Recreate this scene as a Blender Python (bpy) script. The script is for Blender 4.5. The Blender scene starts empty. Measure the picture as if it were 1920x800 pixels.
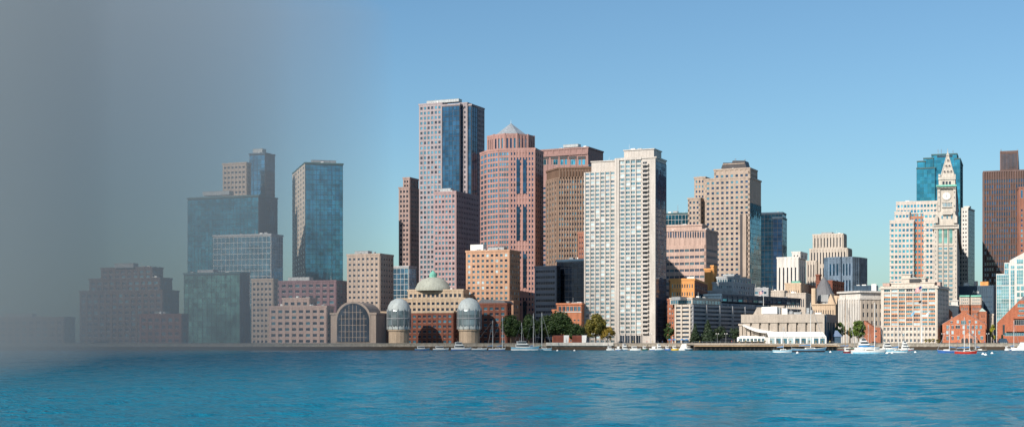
import bpy, math, random
from mathutils import Vector, Matrix
R = random.Random(7)
rad = math.radians
SC = bpy.context.scene
COL = SC.collection

# ------------------------------------------------------------------ camera
F, HY, H = 2670.0, 641.0, 5.0          # focal length in photo pixels, horizon row, eye height above the water
cd = bpy.data.cameras.new('camera'); cam = bpy.data.objects.new('camera', cd); COL.objects.link(cam)
cam.location = (0, 0, H); cam.rotation_euler = (rad(90), 0, 0)
cd.sensor_width = 36; cd.lens = 36 * F / 1920; cd.shift_y = (HY - 400) / 1920
cd.clip_start = 1; cd.clip_end = 60000
SC.camera = cam
SC.render.resolution_x, SC.render.resolution_y = 1024, 426

# ------------------------------------------------------------------ light
SUN_AZ, SUN_EL = 39.0, 32.0            # degrees left of straight behind the camera, and height
w = bpy.data.worlds.new('World'); SC.world = w; w.use_nodes = True
nt = w.node_tree; nt.nodes.clear()
sky = nt.nodes.new('ShaderNodeTexSky'); sky.sky_type = 'NISHITA'; sky.sun_disc = False
sky.sun_elevation = rad(SUN_EL); sky.sun_rotation = rad(180 + SUN_AZ)
sky.altitude = 0; sky.air_density = 1.0; sky.dust_density = 1.0; sky.ozone_density = 2.0
bg = nt.nodes.new('ShaderNodeBackground'); bg.inputs[1].default_value = 0.089
wo = nt.nodes.new('ShaderNodeOutputWorld')
tint = nt.nodes.new('ShaderNodeVectorMath'); tint.operation = 'MULTIPLY'; tint.inputs[1].default_value = (.73, .965, 1.05)
nt.links.new(sky.outputs[0], tint.inputs[0]); nt.links.new(tint.outputs[0], bg.inputs[0]); nt.links.new(bg.outputs[0], wo.inputs[0])
sd = bpy.data.lights.new('sun', 'SUN'); sun = bpy.data.objects.new('sun', sd); COL.objects.link(sun)
sd.energy = 4.7; sd.angle = rad(0.53); sd.color = (1, 0.91, 0.80)
ce = math.cos(rad(SUN_EL))
SUND = Vector((-math.sin(rad(SUN_AZ)) * ce, -math.cos(rad(SUN_AZ)) * ce, math.sin(rad(SUN_EL))))
sun.rotation_euler = SUND.to_track_quat('Z', 'Y').to_euler()
sun.location = SUND * 500
vs = SC.view_settings; vs.view_transform = 'Standard'; vs.look = 'None'; vs.exposure = 0.34; vs.gamma = 1; vs.use_curve_mapping = False
SC.cycles.use_denoising = True; SC.cycles.denoiser = 'OPENIMAGEDENOISE'
SC.cycles.max_bounces = 5; SC.cycles.diffuse_bounces = 2; SC.cycles.glossy_bounces = 3; SC.cycles.volume_bounces = 1

# ------------------------------------------------------------------ helpers
G = 4.2                                # height of the quay and the streets above the water
def tag(o, label=None, cat=None, group=None, kind=None):
    if label: o['label'] = label
    if cat: o['category'] = cat
    if group: o['group'] = group
    if kind: o['kind'] = kind
    return o
def empty(name, loc, rz=0):
    o = bpy.data.objects.new(name, None); COL.objects.link(o)
    o.location = loc; o.rotation_euler = (0, 0, rz); o.empty_display_size = 2
    return o
def copy_tree(o, parent=None):
    c = o.copy(); COL.objects.link(c); c.parent = parent
    for ch in list(o.children): copy_tree(ch, c)
    return c
def K(px): return (px - 960) / F
def PX(px, Y): return K(px) * Y
def ZY(py, Y): return H + (HY - py) / F * Y

MC = {}
def srgb(r, g, b):
    f = lambda c: (c / 255 / 12.92) if c < 10.3 else ((c / 255 + 0.055) / 1.055) ** 2.4
    return (f(r), f(g), f(b))
def mat(name, col, rough=.85, noise=.14, scale=.12, metal=0.0, streak=.17, fine=.12, spec=.35, joints=0, tide=None):
    if name in MC: return MC[name]
    m = bpy.data.materials.new(name); m.use_nodes = True; MC[name] = m
    t = m.node_tree; p = t.nodes['Principled BSDF']
    p.inputs['Roughness'].default_value = rough; p.inputs['Metallic'].default_value = metal
    p.inputs['Specular IOR Level'].default_value = spec
    geo = t.nodes.new('ShaderNodeNewGeometry')
    def nz(sc, vec=(1, 1, 1), det=3):
        mp = t.nodes.new('ShaderNodeVectorMath'); mp.operation = 'MULTIPLY'; mp.inputs[1].default_value = vec
        t.links.new(geo.outputs['Position'], mp.inputs[0])
        n = t.nodes.new('ShaderNodeTexNoise'); n.inputs['Scale'].default_value = sc; n.inputs['Detail'].default_value = det
        t.links.new(mp.outputs[0], n.inputs['Vector']); return n.outputs['Fac']
    def rng(src, amt):
        r = t.nodes.new('ShaderNodeMapRange'); r.inputs[1].default_value = .25; r.inputs[2].default_value = .75
        r.inputs[3].default_value = 1 - amt; r.inputs[4].default_value = 1 + amt
        t.links.new(src, r.inputs[0]); return r.outputs[0]
    def mul(a, b):
        k = t.nodes.new('ShaderNodeMath'); k.operation = 'MULTIPLY'; t.links.new(a, k.inputs[0]); t.links.new(b, k.inputs[1]); return k.outputs[0]
    v = mul(rng(nz(scale), noise), rng(nz(1.3, det=2), fine))
    if streak: v = mul(v, rng(nz(.9, (1, 1, .06)), streak))
    if joints:
        sx = t.nodes.new('ShaderNodeSeparateXYZ'); t.links.new(geo.outputs['Position'], sx.inputs[0])
        w_ = t.nodes.new('ShaderNodeMath'); w_.operation = 'PINGPONG'; w_.inputs[1].default_value = joints; t.links.new(sx.outputs[2], w_.inputs[0])
        l_ = t.nodes.new('ShaderNodeMapRange'); l_.inputs[1].default_value = 0; l_.inputs[2].default_value = joints * .12
        l_.inputs[3].default_value = .72; l_.inputs[4].default_value = 1
        t.links.new(w_.outputs[0], l_.inputs[0]); v = mul(v, l_.outputs[0])
    rgb = t.nodes.new('ShaderNodeVectorMath'); rgb.operation = 'SCALE'; rgb.inputs[0].default_value = col
    t.links.new(v, rgb.inputs['Scale'])
    out = rgb.outputs[0]
    if tide:                           # weed-dark band below the high water mark
        sx = t.nodes.new('ShaderNodeSeparateXYZ'); t.links.new(geo.outputs['Position'], sx.inputs[0])
        nn = nz(.5); ad = t.nodes.new('ShaderNodeMath'); ad.operation = 'ADD'; t.links.new(sx.outputs[2], ad.inputs[0]); t.links.new(nn, ad.inputs[1])
        l_ = t.nodes.new('ShaderNodeMapRange'); l_.inputs[1].default_value = tide[0]; l_.inputs[2].default_value = tide[0] + .4
        t.links.new(ad.outputs[0], l_.inputs[0])
        mx = t.nodes.new('ShaderNodeMix'); mx.data_type = 'RGBA'; mx.inputs['A'].default_value = (*tide[1], 1)
        t.links.new(l_.outputs[0], mx.inputs['Factor']); t.links.new(out, mx.inputs['B']); out = mx.outputs['Result']
    t.links.new(out, p.inputs['Base Color'])
    return m
def glass(name, col, metal=.75, rough=.08, var=.35, cell=3.2, wavy=.012):
    """reflective window glass: tint differs pane by pane, slightly out of true"""
    if name in MC: return MC[name]
    m = bpy.data.materials.new(name); m.use_nodes = True; MC[name] = m
    t = m.node_tree; p = t.nodes['Principled BSDF']
    p.inputs['Roughness'].default_value = rough; p.inputs['Metallic'].default_value = metal
    geo = t.nodes.new('ShaderNodeNewGeometry')
    sn = t.nodes.new('ShaderNodeVectorMath'); sn.operation = 'SNAP'; sn.inputs[1].default_value = (cell, cell, cell)
    t.links.new(geo.outputs['Position'], sn.inputs[0])
    wn = t.nodes.new('ShaderNodeTexWhiteNoise'); t.links.new(sn.outputs[0], wn.inputs['Vector'])
    nz = t.nodes.new('ShaderNodeTexNoise'); nz.inputs['Scale'].default_value = .05; nz.inputs['Detail'].default_value = 3
    t.links.new(geo.outputs['Position'], nz.inputs['Vector'])
    a = t.nodes.new('ShaderNodeMapRange'); a.inputs[3].default_value = 1 - var; a.inputs[4].default_value = 1 + var; t.links.new(wn.outputs['Value'], a.inputs[0])
    b = t.nodes.new('ShaderNodeMapRange'); b.inputs[1].default_value = .3; b.inputs[2].default_value = .7; b.inputs[3].default_value = 1 - var; b.inputs[4].default_value = 1 + var; t.links.new(nz.outputs['Fac'], b.inputs[0])
    k = t.nodes.new('ShaderNodeMath'); k.operation = 'MULTIPLY'; t.links.new(a.outputs[0], k.inputs[0]); t.links.new(b.outputs[0], k.inputs[1])
    s = t.nodes.new('ShaderNodeVectorMath'); s.operation = 'SCALE'; s.inputs[0].default_value = col; t.links.new(k.outputs[0], s.inputs['Scale'])
    t.links.new(s.outputs[0], p.inputs['Base Color'])
    # pane normals tilt a little
    c1 = t.nodes.new('ShaderNodeVectorMath'); c1.operation = 'SUBTRACT'; c1.inputs[1].default_value = (.5, .5, .5); t.links.new(wn.outputs['Color'], c1.inputs[0])
    c2 = t.nodes.new('ShaderNodeVectorMath'); c2.operation = 'SCALE'; c2.inputs['Scale'].default_value = wavy * 2; t.links.new(c1.outputs[0], c2.inputs[0])
    c3 = t.nodes.new('ShaderNodeVectorMath'); c3.operation = 'ADD'; t.links.new(c2.outputs[0], c3.inputs[0]); t.links.new(geo.outputs['Normal'], c3.inputs[1])
    c4 = t.nodes.new('ShaderNodeVectorMath'); c4.operation = 'NORMALIZE'; t.links.new(c3.outputs[0], c4.inputs[0]); t.links.new(c4.outputs[0], p.inputs['Normal'])
    return m

class MB:
    def __init__(s): s.v = []; s.f = []; s.m = []; s.smooth = False
    def poly(s, pts, mi=0):
        b = len(s.v); s.v += [tuple(p) for p in pts]; s.f.append(tuple(range(b, b + len(pts)))); s.m.append(mi)
    def hexa(s, c, mi=0):
        b = len(s.v); s.v += [tuple(p) for p in c]
        for q in ((3, 2, 1, 0), (4, 5, 6, 7), (0, 1, 5, 4), (1, 2, 6, 5), (2, 3, 7, 6), (3, 0, 4, 7)):
            s.f.append(tuple(b + i for i in q)); s.m.append(mi)
    def box(s, x0, x1, y0, y1, z0, z1, mi=0):
        s.hexa([(x0, y0, z0), (x1, y0, z0), (x1, y1, z0), (x0, y1, z0), (x0, y0, z1), (x1, y0, z1), (x1, y1, z1), (x0, y1, z1)], mi)
    def fbox(s, o, u, n, a0, a1, d0, d1, z0, z1, mi=0):
        """box in a facade frame: along u from a0 to a1, outward n from d0 to d1"""
        P = lambda a, d, z: (o[0] + u[0] * a + n[0] * d, o[1] + u[1] * a + n[1] * d, z)
        s.hexa([P(a0, d1, z0), P(a1, d1, z0), P(a1, d0, z0), P(a0, d0, z0), P(a0, d1, z1), P(a1, d1, z1), P(a1, d0, z1), P(a0, d0, z1)], mi)
    def prism(s, pts, z0, z1, mi=0, top=None, pts1=None):
        n = len(pts); b = len(s.v); q = pts1 or pts
        s.v += [(p[0], p[1], z0) for p in pts] + [(p[0], p[1], z1) for p in q]
        for i in range(n):
            j = (i + 1) % n; s.f.append((b + i, b + j, b + n + j, b + n + i)); s.m.append(mi)
        s.f.append(tuple(b + n + i for i in range(n))); s.m.append(mi if top is None else top)
        s.f.append(tuple(b + i for i in reversed(range(n)))); s.m.append(mi)
    def solid(s, front, off, mi=0, side=None):
        """a flat outline extruded by the vector off"""
        n = len(front); b = len(s.v)
        s.v += [tuple(p) for p in front] + [(p[0] + off[0], p[1] + off[1], p[2] + off[2]) for p in front]
        s.f.append(tuple(b + i for i in range(n))); s.m.append(mi)
        s.f.append(tuple(b + n + i for i in reversed(range(n)))); s.m.append(mi)
        for i in range(n):
            j = (i + 1) % n; s.f.append((b + j, b + i, b + n + i, b + n + j)); s.m.append(mi if side is None else side)
    def tube(s, p, q, r0, r1=None, seg=6, mi=0):
        r1 = r0 if r1 is None else r1
        p, q = Vector(p), Vector(q); d = (q - p)
        if d.length < 1e-6: return
        d.normalize(); a = d.orthogonal().normalized(); c = d.cross(a); b = len(s.v)
        for (o, r) in ((p, r0), (q, r1)):
            for i in range(seg):
                t = 2 * math.pi * i / seg; s.v.append(tuple(o + a * (r * math.cos(t)) + c * (r * math.sin(t))))
        for i in range(seg):
            j = (i + 1) % seg; s.f.append((b + i, b + j, b + seg + j, b + seg + i)); s.m.append(mi)
        s.f.append(tuple(b + i for i in reversed(range(seg)))); s.m.append(mi); s.f.append(tuple(b + seg + i for i in range(seg))); s.m.append(mi)
    def lathe(s, c, prof, seg=16, mi=0, rx=1, ry=1):
        b = len(s.v)
        for (r, z) in prof:
            for i in range(seg):
                t = 2 * math.pi * (i + .5) / seg; s.v.append((c[0] + r * rx * math.cos(t), c[1] + r * ry * math.sin(t), z))
        for k in range(len(prof) - 1):
            for i in range(seg):
                j = (i + 1) % seg; s.f.append((b + k * seg + i, b + k * seg + j, b + (k + 1) * seg + j, b + (k + 1) * seg + i)); s.m.append(mi)
        s.f.append(tuple(b + (len(prof) - 1) * seg + i for i in range(seg))); s.m.append(mi)
    def build(s, name, mats, parent=None, loc=None):
        o_ = Vector(loc) if loc is not None else (Vector(parent.location) if parent is not None and parent.parent is None else Vector((0, 0, 0)))
        if parent is not None and parent.parent is not None and loc is None: o_ = Vector(parent.parent.location) + Vector(parent.location)
        me = bpy.data.meshes.new(name)
        me.from_pydata([(x - o_.x, y - o_.y, z - o_.z) for x, y, z in s.v], [], s.f)
        if not isinstance(mats, (list, tuple)): mats = [mats]
        for m in mats: me.materials.append(m)
        me.polygons.foreach_set('material_index', s.m)
        if s.smooth: me.polygons.foreach_set('use_smooth', [True] * len(s.f))
        me.update()
        o = bpy.data.objects.new(name, me); COL.objects.link(o)
        if parent is not None: o.parent = parent
        elif loc is not None: o.location = loc
        return o

# ------------------------------------------------------------------ common materials
m_frame = mat('pale_window_frame', (.55, .53, .50), .6, .05, fine=.03, streak=0)
m_dframe = mat('dark_window_frame', (.04, .04, .045), .5, .05, fine=.03, streak=0)
m_roof = mat('roof_gravel', (.22, .21, .20), .95)
m_white = mat('white_paint', (.78, .77, .74), .55, .05, streak=.04, fine=.03)
m_metal = mat('grey_metal', (.35, .36, .37), .4, .08, metal=.5)
m_copper = mat('green_copper', (.16, .42, .33), .7, .15)
g_dark = glass('dark_glass', (.045, .060, .085), .35, .06)
g_navy = glass('navy_glass', (.025, .06, .12), .3, .08)  # also set on shaded tower sides, deepening their shade by colour
g_teal = glass('teal_glass', (.05, .25, .36), .8, .07, .3)
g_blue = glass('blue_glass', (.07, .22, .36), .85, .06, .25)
g_sky = glass('sky_glass', (.20, .40, .54), .85, .08, .3)
g_grn = glass('green_glass', (.16, .36, .34), .7, .1, .4)
g_lite = glass('blind_behind_glass', (.40, .54, .58), .1, .22, .25)
g_mid = glass('grey_glass', (.11, .25, .33), .55, .1, .35)
g_h1 = glass('apartment_glass', (.24, .46, .54), .8, .1, .35); g_h2 = glass('apartment_glass_deep', (.10, .34, .44), .8, .1, .35)
GL = dict(black=glass('shade_black_glass', (.006, .010, .018), .0, .12, .3), deep=glass('deep_blue_glass', (.04, .10, .17), .8, .07, .25), h1=g_h1, h2=g_h2, dark=g_dark, navy=g_navy, teal=g_teal, blue=g_blue, sky=g_sky, grn=g_grn, lite=g_lite, mid=g_mid)  # the black panes hold the shade of the two darkest blocks

WM = {}
def win_mesh(wd, ht, gk, mull, fm):
    key = (round(wd, 1), round(ht, 1), gk, mull, fm.name)
    if key in WM: return WM[key]
    wd, ht = max(.3, key[0]), max(.3, key[1])
    b = MB(); b.box(-wd / 2, wd / 2, -.05, 0, -ht / 2, ht / 2, 0)
    fw = .09
    for i in range(1, mull):
        x = -wd / 2 + wd * i / mull; b.box(x - fw / 2, x + fw / 2, -.11, -.052, -ht / 2, ht / 2, 1)
    b.box(-wd / 2, wd / 2, -.16, -.052, -ht / 2, -ht / 2 + .12, 1)
    b.box(-wd / 2, wd / 2, -.10, -.052, ht / 2 - .08, ht / 2, 1)
    me = bpy.data.meshes.new('window'); me.from_pydata(b.v, [], b.f)
    me.materials.append(GL[gk]); me.materials.append(fm); me.polygons.foreach_set('material_index', b.m); me.update()
    WM[key] = me; return me

class Bld:
    """one building: an Empty with wall, roof, windows ... placed from the photograph's columns (px) at a real distance Y"""
    def __init__(s, name, label, Y, yaw, ref, wall, acc=None, cat='building', group=None, fm=None):
        a = rad(yaw); s.u = (math.cos(a), math.sin(a)); s.n = (math.sin(a), -math.cos(a)); s.b = (-s.n[0], -s.n[1])
        s.C = (PX(ref, Y), Y); s.Y = Y; s.mats = [wall, acc or wall, m_roof]; s.fm = fm or m_frame
        s.root = empty(name, (s.C[0], s.C[1], G)); tag(s.root, label, cat, group)
        s.wall = MB(); s.roof = MB(); s.win = []; s.extra = []; s.glassw = {}
    def at(s, px, st=0):
        k = K(px); n = s.n; t = (s.C[0] * n[0] + s.C[1] * n[1] - st) / (k * n[0] + n[1]); return (k * t, t)
    def z(s, py, px=None, st=0):
        Y = s.at(px, st)[1] if px is not None else s.Y; return ZY(py, Y)
    def depth(s, p, px):
        k = K(px); v = s.b; return (k * p[1] - p[0]) / (v[0] - k * v[1])
    def tier(s, xl, xr, yt, yb=None, side=None, depth=None, st=0, ff=None, sf=None, par=.9, mi=0, roofmi=0, tz=None):
        A, B = s.at(xl, st), s.at(xr, st)
        ref = B if (side is None or side > xr) else A
        d = depth or (s.depth(ref, side) if side is not None else 22)
        d = max(3, abs(d)); v = s.b
        z1 = ZY(yt, ref[1]) if tz is None else tz; z0 = G - .5 if yb is None else ZY(yb, ref[1])
        fp = [A, B, (B[0] + v[0] * d, B[1] + v[1] * d), (A[0] + v[0] * d, A[1] + v[1] * d)]
        s.wall.prism(fp, z0, z1, mi, 2)
        if ff: s.facade(A, B, z0, z1, **ff)
        for (p, q, kind) in ((fp[1], fp[2], 1), (fp[3], fp[0], -1)):
            L = math.hypot(q[0] - p[0], q[1] - p[1]); nn = ((q[1] - p[1]) / L, -(q[0] - p[0]) / L)
            m_ = ((p[0] + q[0]) / 2, (p[1] + q[1]) / 2); dl = math.hypot(*m_)
            if -(nn[0] * m_[0] + nn[1] * m_[1]) / dl > -.12:
                f = sf if sf is not None else ff
                if f: s.facade(p, q, z0, z1, **f)
        if par: s.parapet(fp, z1, par, roofmi)
        s.last = (fp, z0, z1)
        s.tops = getattr(s, 'tops', []) + [(z1, fp, d)]
        return fp
    def parapet(s, fp, z1, par=.9, mi=0, out=.5, drop=.35):
        n = len(fp)
        cx = sum(p[0] for p in fp) / n; cy = sum(p[1] for p in fp) / n
        for i in range(n):
            p, q = fp[i], fp[(i + 1) % n]; L = math.hypot(q[0] - p[0], q[1] - p[1])
            if L < .1: continue
            u = ((q[0] - p[0]) / L, (q[1] - p[1]) / L); nn = (u[1], -u[0])
            s.roof.fbox(p, u, nn, -out + .004 * (i + 1), L + out - .004 * (i + 1), -.3, out - .003 * i, z1 - drop, z1 + par + .004 * i, mi)
    def facade(s, p, q, z0, z1, c=8, r=10, ww=.6, wh=.5, pier=.4, sp=.25, ml=.6, mr=.6, top=1.0, bot=0.0, g=None, pm=0, sm=0,
               mull=1, cw=None, rh=None, curtain=None, only=None, zvis=None, piers=True, wtop=.5, corner=True):
        L = math.hypot(q[0] - p[0], q[1] - p[1])
        if L < 1: return
        u = ((q[0] - p[0]) / L, (q[1] - p[1]) / L); n = (u[1], -u[0])
        if cw: c = max(1, round((L - ml - mr) / cw))
        if rh: r = max(1, round((z1 - z0 - top - bot) / rh))
        zb, zt = z0 + bot, z1 - top
        if curtain:
            gw, mm = s.glassw.setdefault(curtain, (MB(), MB()))
            gw.fbox(p, u, n, .15, L - .15, 0, .12, zb, zt, 0)
            e = .13
            for i in range(c + 1):
                x = .15 + (L - .3) * i / c; mm.fbox(p, u, n, x - .09, x + .09, .12, .12 + e, zb, zt, 0)
            for j in range(r + 1):
                z = zb + (zt - zb) * j / r; mm.fbox(p, u, n, .15, L - .15, .122, .10 + e, z - .12, z + .12, 0)
            return
        cwid = (L - ml - mr) / c; rhei = (zt - zb) / r
        if corner:
            if ml > .3: s.wall.fbox(p, u, n, .01, ml + cwid * (1 - ww) / 2, 0, pier, z0, z1 - .02, pm)
            if mr > .3: s.wall.fbox(p, u, n, L - mr - cwid * (1 - ww) / 2, L - .01, 0, pier, z0, z1 - .02, pm)
        if piers and ww < .97:
            for i in range(1, c):
                x = ml + cwid * i; h_ = cwid * (1 - ww) / 2; s.wall.fbox(p, u, n, x - h_, x + h_, 0, pier - .01, z0, z1 - .03, pm)
        if wh < .97 and sp:
            for j in range(r + 1):
                zc = zb + rhei * j; h_ = rhei * (1 - wh)
                a, b_ = max(z0, zc - h_ * (1 - wtop)), min(z1 - .05, zc + h_ * wtop)
                if b_ > a: s.wall.fbox(p, u, n, .02, L - .02, 0, sp, a, b_, sm)
        g = g or (('dark', 1),)
        gk = [k for k, _ in g]; gwt = [x for _, x in g]
        mid = (p[0] + u[0] * L / 2, p[1] + u[1] * L / 2); dl = math.hypot(*mid); fc = max(.05, -(n[0] * mid[0] + n[1] * mid[1]) / dl)
        for j in range(r):
            zc = zb + rhei * (j + .5) + rhei * (1 - wh) * (wtop - .5)
            for i in range(c):
                if only and not only(i, j, c, r): continue
                x = ml + cwid * (i + .5)
                s.win.append(((p[0] + u[0] * x, p[1] + u[1] * x, zc), u, cwid * ww, rhei * wh, R.choices(gk, gwt)[0], mull, fc / dl))
    def pwin(s, x0, y0, x1, y1, g='dark', st=0, mull=1):
        A, B = s.at(x0, st), s.at(x1, st); Y = (A[1] + B[1]) / 2
        s.win.append((((A[0] + B[0]) / 2 + s.n[0] * .02, Y + s.n[1] * .02, (ZY(y0, Y) + ZY(y1, Y)) / 2), s.u, math.hypot(B[0] - A[0], B[1] - A[1]), abs(ZY(y0, Y) - ZY(y1, Y)), g, mull, 1 / Y))
    def pbox(s, x0, x1, y0, y1, d0, d1, mi=0, mb=None, st=0):
        """box on the front plane between photo columns and rows; d outward"""
        A, B = s.at(x0, st), s.at(x1, st); L = math.hypot(B[0] - A[0], B[1] - A[1]); Y = (A[1] + B[1]) / 2
        (mb or s.wall).fbox(A, s.u, s.n, 0, L, d0, d1, ZY(y1, Y), ZY(y0, Y), mi)
    def profile(s, pts, depth, st=0, mi=0, side=None, mb=None):
        fr = []
        for (px, py) in pts:
            a = s.at(px, st); fr.append((a[0], a[1], ZY(py, a[1])))
        (mb or s.wall).solid(fr, (s.b[0] * depth, s.b[1] * depth, 0), mi, side)
    def mech(s, x0, x1, yt, yb, st=6, depth=6, m=None, name='roof_unit'):
        b = MB(); A, B = s.at(x0, st), s.at(x1, st); L = math.hypot(B[0] - A[0], B[1] - A[1])
        zt, zb = ZY(yt, A[1]), ZY(yb, A[1]); b.fbox(A, s.u, s.n, 0, L, -depth, 0, zb, zt)
        k = max(1, int(L / 2.2))
        for i in range(k):
            b.fbox(A, s.u, s.n, L * (i + .12) / k, L * (i + .88) / k, 0, .12, zb + (zt - zb) * .15, zb + (zt - zb) * .8)
        b.fbox(A, s.u, s.n, -.15, L + .15, -depth - .15, .18, zt, zt + .18)
        b.build(name, m or m_metal, s.root)
    def mast(s, px, yt, yb, st=8, r=.22):
        b = MB(); A = s.at(px, st); b.tube((A[0], A[1], ZY(yb, A[1])), (A[0], A[1], ZY(yt, A[1])), r, r * .35)
        zt, zb = ZY(yt, A[1]), ZY(yb, A[1])
        for k in range(3):
            z = zb + (zt - zb) * (.45 + .17 * k); b.tube((A[0] - .7, A[1], z), (A[0] + .7, A[1], z), .08)
        b.build('antenna', m_metal, s.root)
    def done(s):
        for z1, fp, d in sorted(getattr(s, 'tops', []), key=lambda t: -t[0])[:2]:
            rq = random.Random(int(z1 * 10)); L = math.hypot(fp[1][0] - fp[0][0], fp[1][1] - fp[0][1])
            if L < 9 or d < 8: continue
            for k in range(min(5, int(L / 7))):
                x = rq.uniform(2.5, L - 4); y = rq.uniform(2.5, d * .6); w_, h_ = rq.uniform(1.2, 3.2), rq.uniform(.9, 2.3); q = MB()
                q.fbox(fp[0], s.u, s.n, x, x + w_, -y - 2, -y, z1, z1 + h_); q.fbox(fp[0], s.u, s.n, x + .2, x + w_ - .2, -y, -y + .08, z1 + .2, z1 + h_ * .8)
                if k == 0: q.tube((fp[0][0] + s.u[0] * (x - 1) - s.n[0] * y, fp[0][1] + s.u[1] * (x - 1) - s.n[1] * y, z1), (fp[0][0] + s.u[0] * (x - 1) - s.n[0] * y, fp[0][1] + s.u[1] * (x - 1) - s.n[1] * y, z1 + 4.5), .09, .04)
                q.build('roof_unit', m_metal if rq.random() < .6 else m_white, s.root)
        if s.wall.f: s.wall.build('wall', s.mats, s.root)
        if s.roof.f: s.roof.build('roof', s.mats, s.root)
        for key, (gw, mm) in s.glassw.items():
            gw.build('glass_wall', GL[key], s.root); mm.build('mullion', getattr(s, 'cm', s.fm), s.root)
        ws = sorted(s.win, key=lambda t: (-round(t[2] * t[3] * t[6] * 200, 1), -t[0][2]))
        rl = s.root.location
        for k, (c, u, wd, ht, gk, mull, _) in enumerate(ws[:100]):
            o = bpy.data.objects.new('window', win_mesh(wd, ht, gk, mull, s.fm)); COL.objects.link(o)
            o.location = (c[0] - rl.x, c[1] - rl.y, c[2] - rl.z); o.rotation_euler = (0, 0, math.atan2(u[1], u[0])); o.parent = s.root
        rest = ws[100:]
        if rest:
            mats = []; v = []; f = []; mi = []
            for (c, u, wd, ht, gk, mull, _) in rest:
                me = win_mesh(wd, ht, gk, mull, s.fm); b = len(v)
                for mm in (GL[gk], s.fm):
                    if mm not in mats: mats.append(mm)
                mp = (mats.index(GL[gk]), mats.index(s.fm))
                for q in me.vertices:
                    x, y, z = q.co; v.append((c[0] - rl.x + u[0] * x - u[1] * y, c[1] - rl.y + u[1] * x + u[0] * y, c[2] - rl.z + z))
                for q in me.polygons: f.append(tuple(b + i for i in q.vertices)); mi.append(mp[q.material_index])
            me = bpy.data.meshes.new('window'); me.from_pydata(v, [], f)
            for mm in mats: me.materials.append(mm)
            me.polygons.foreach_set('material_index', mi); me.update()
            o = bpy.data.objects.new('window', me); COL.objects.link(o); o.parent = s.root; o['kind'] = 'stuff'
        return s.root

# ------------------------------------------------------------------ water and ground
def water_mat():
    m = bpy.data.materials.new('harbour_water'); m.use_nodes = True; t = m.node_tree; p = t.nodes['Principled BSDF']
    p.inputs['Base Color'].default_value = (.0, .155, .25, 1); p.inputs['Roughness'].default_value = .12
    p.inputs['IOR'].default_value = 1.33; p.inputs['Specular Tint'].default_value = (.10, .58, .95, 1); p.inputs['Specular IOR Level'].default_value = .24
    geo = t.nodes.new('ShaderNodeNewGeometry')
    hs = None
    for (sx, sy, sc, h_, det, rot) in ((1, 1.7, .62, .62, 4, .12), (1, 1.8, 2.1, .32, 3, .05)):
        mp = t.nodes.new('ShaderNodeMapping'); mp.inputs['Scale'].default_value = (sx, sy, 1); mp.inputs['Rotation'].default_value = (0, 0, rot)
        t.links.new(geo.outputs['Position'], mp.inputs['Vector'])
        n = t.nodes.new('ShaderNodeTexNoise'); n.inputs['Scale'].default_value = sc; n.inputs['Detail'].default_value = det; n.inputs['Roughness'].default_value = .6
        t.links.new(mp.outputs[0], n.inputs['Vector'])
        k = t.nodes.new('ShaderNodeMath'); k.operation = 'MULTIPLY'; k.inputs[1].default_value = h_; t.links.new(n.outputs['Fac'], k.inputs[0])
        if hs is None: hs = k.outputs[0]
        else:
            a = t.nodes.new('ShaderNodeMath'); a.operation = 'ADD'; t.links.new(hs, a.inputs[0]); t.links.new(k.outputs[0], a.inputs[1]); hs = a.outputs[0]
    b = t.nodes.new('ShaderNodeBump'); b.inputs['Distance'].default_value = 1.0; b.inputs['Strength'].default_value = 1.0
    t.links.new(hs, b.inputs['Height']); t.links.new(b.outputs[0], p.inputs['Normal'])
    return m
import numpy as np
def water():
    x0, x1, y0, y1, st = -345, 345, 40, 881, .95
    nx, ny = int((x1 - x0) / st), int((y1 - y0) / st)
    X, Y = np.meshgrid(np.linspace(x0, x1, nx), np.linspace(y0, y1, ny)); Z = np.zeros_like(X)
    rs = np.random.RandomState(4)
    for k in range(60):
        lam = 2.3 * (1.018 ** k) * rs.uniform(.85, 1.2); th = rs.normal(-1.5, .55); kk = 2 * np.pi / lam
        A = .0058 * lam ** .8
        Z += A * np.sin(kk * (X * np.cos(th) + Y * np.sin(th)) + rs.uniform(0, 6.28) + .8 * np.sin(.05 * X * rs.uniform(.5, 1.5) + .04 * Y + k))
    gust = .9 + .15 * np.sin(X * .031 + 1.2 * np.sin(Y * .023)) * np.sin(Y * .047 + .9 * np.sin(X * .027))
    e = np.clip(np.minimum(np.minimum(X - x0, x1 - X), np.minimum(Y - y0, y1 - Y + 14)) / 12, 0, 1)
    Z = Z * gust * e
    v = np.stack([X, Y, Z], -1).reshape(-1, 3)
    i = np.arange((ny - 1) * nx).reshape(ny - 1, nx)[:, :-1].ravel()
    f = np.stack([i, i + 1, i + nx + 1, i + nx], -1)
    nv = len(v); ex = np.array([(-9000, -6000, 0), (9000, -6000, 0), (9000, 881, 0), (-9000, 881, 0), (x0, y0, 0), (x1, y0, 0), (x1, 881, 0), (x0, 881, 0)])
    v = np.concatenate([v, ex]); q = np.array([(0, 1, 5, 4), (1, 2, 6, 5), (3, 0, 4, 7)]) + nv; f = np.concatenate([f, q])
    me = bpy.data.meshes.new('harbour_water'); me.vertices.add(len(v)); me.vertices.foreach_set('co', v.ravel())
    me.loops.add(f.size); me.loops.foreach_set('vertex_index', f.ravel()); me.polygons.add(len(f))
    me.polygons.foreach_set('loop_start', np.arange(0, f.size, 4)); me.polygons.foreach_set('loop_total', np.full(len(f), 4)); me.update(calc_edges=True)
    me.polygons.foreach_set('use_smooth', [True] * len(f)); me.materials.append(water_mat())
    o = bpy.data.objects.new('harbour_water', me); COL.objects.link(o); return o
tag(water(), kind='structure')
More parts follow.
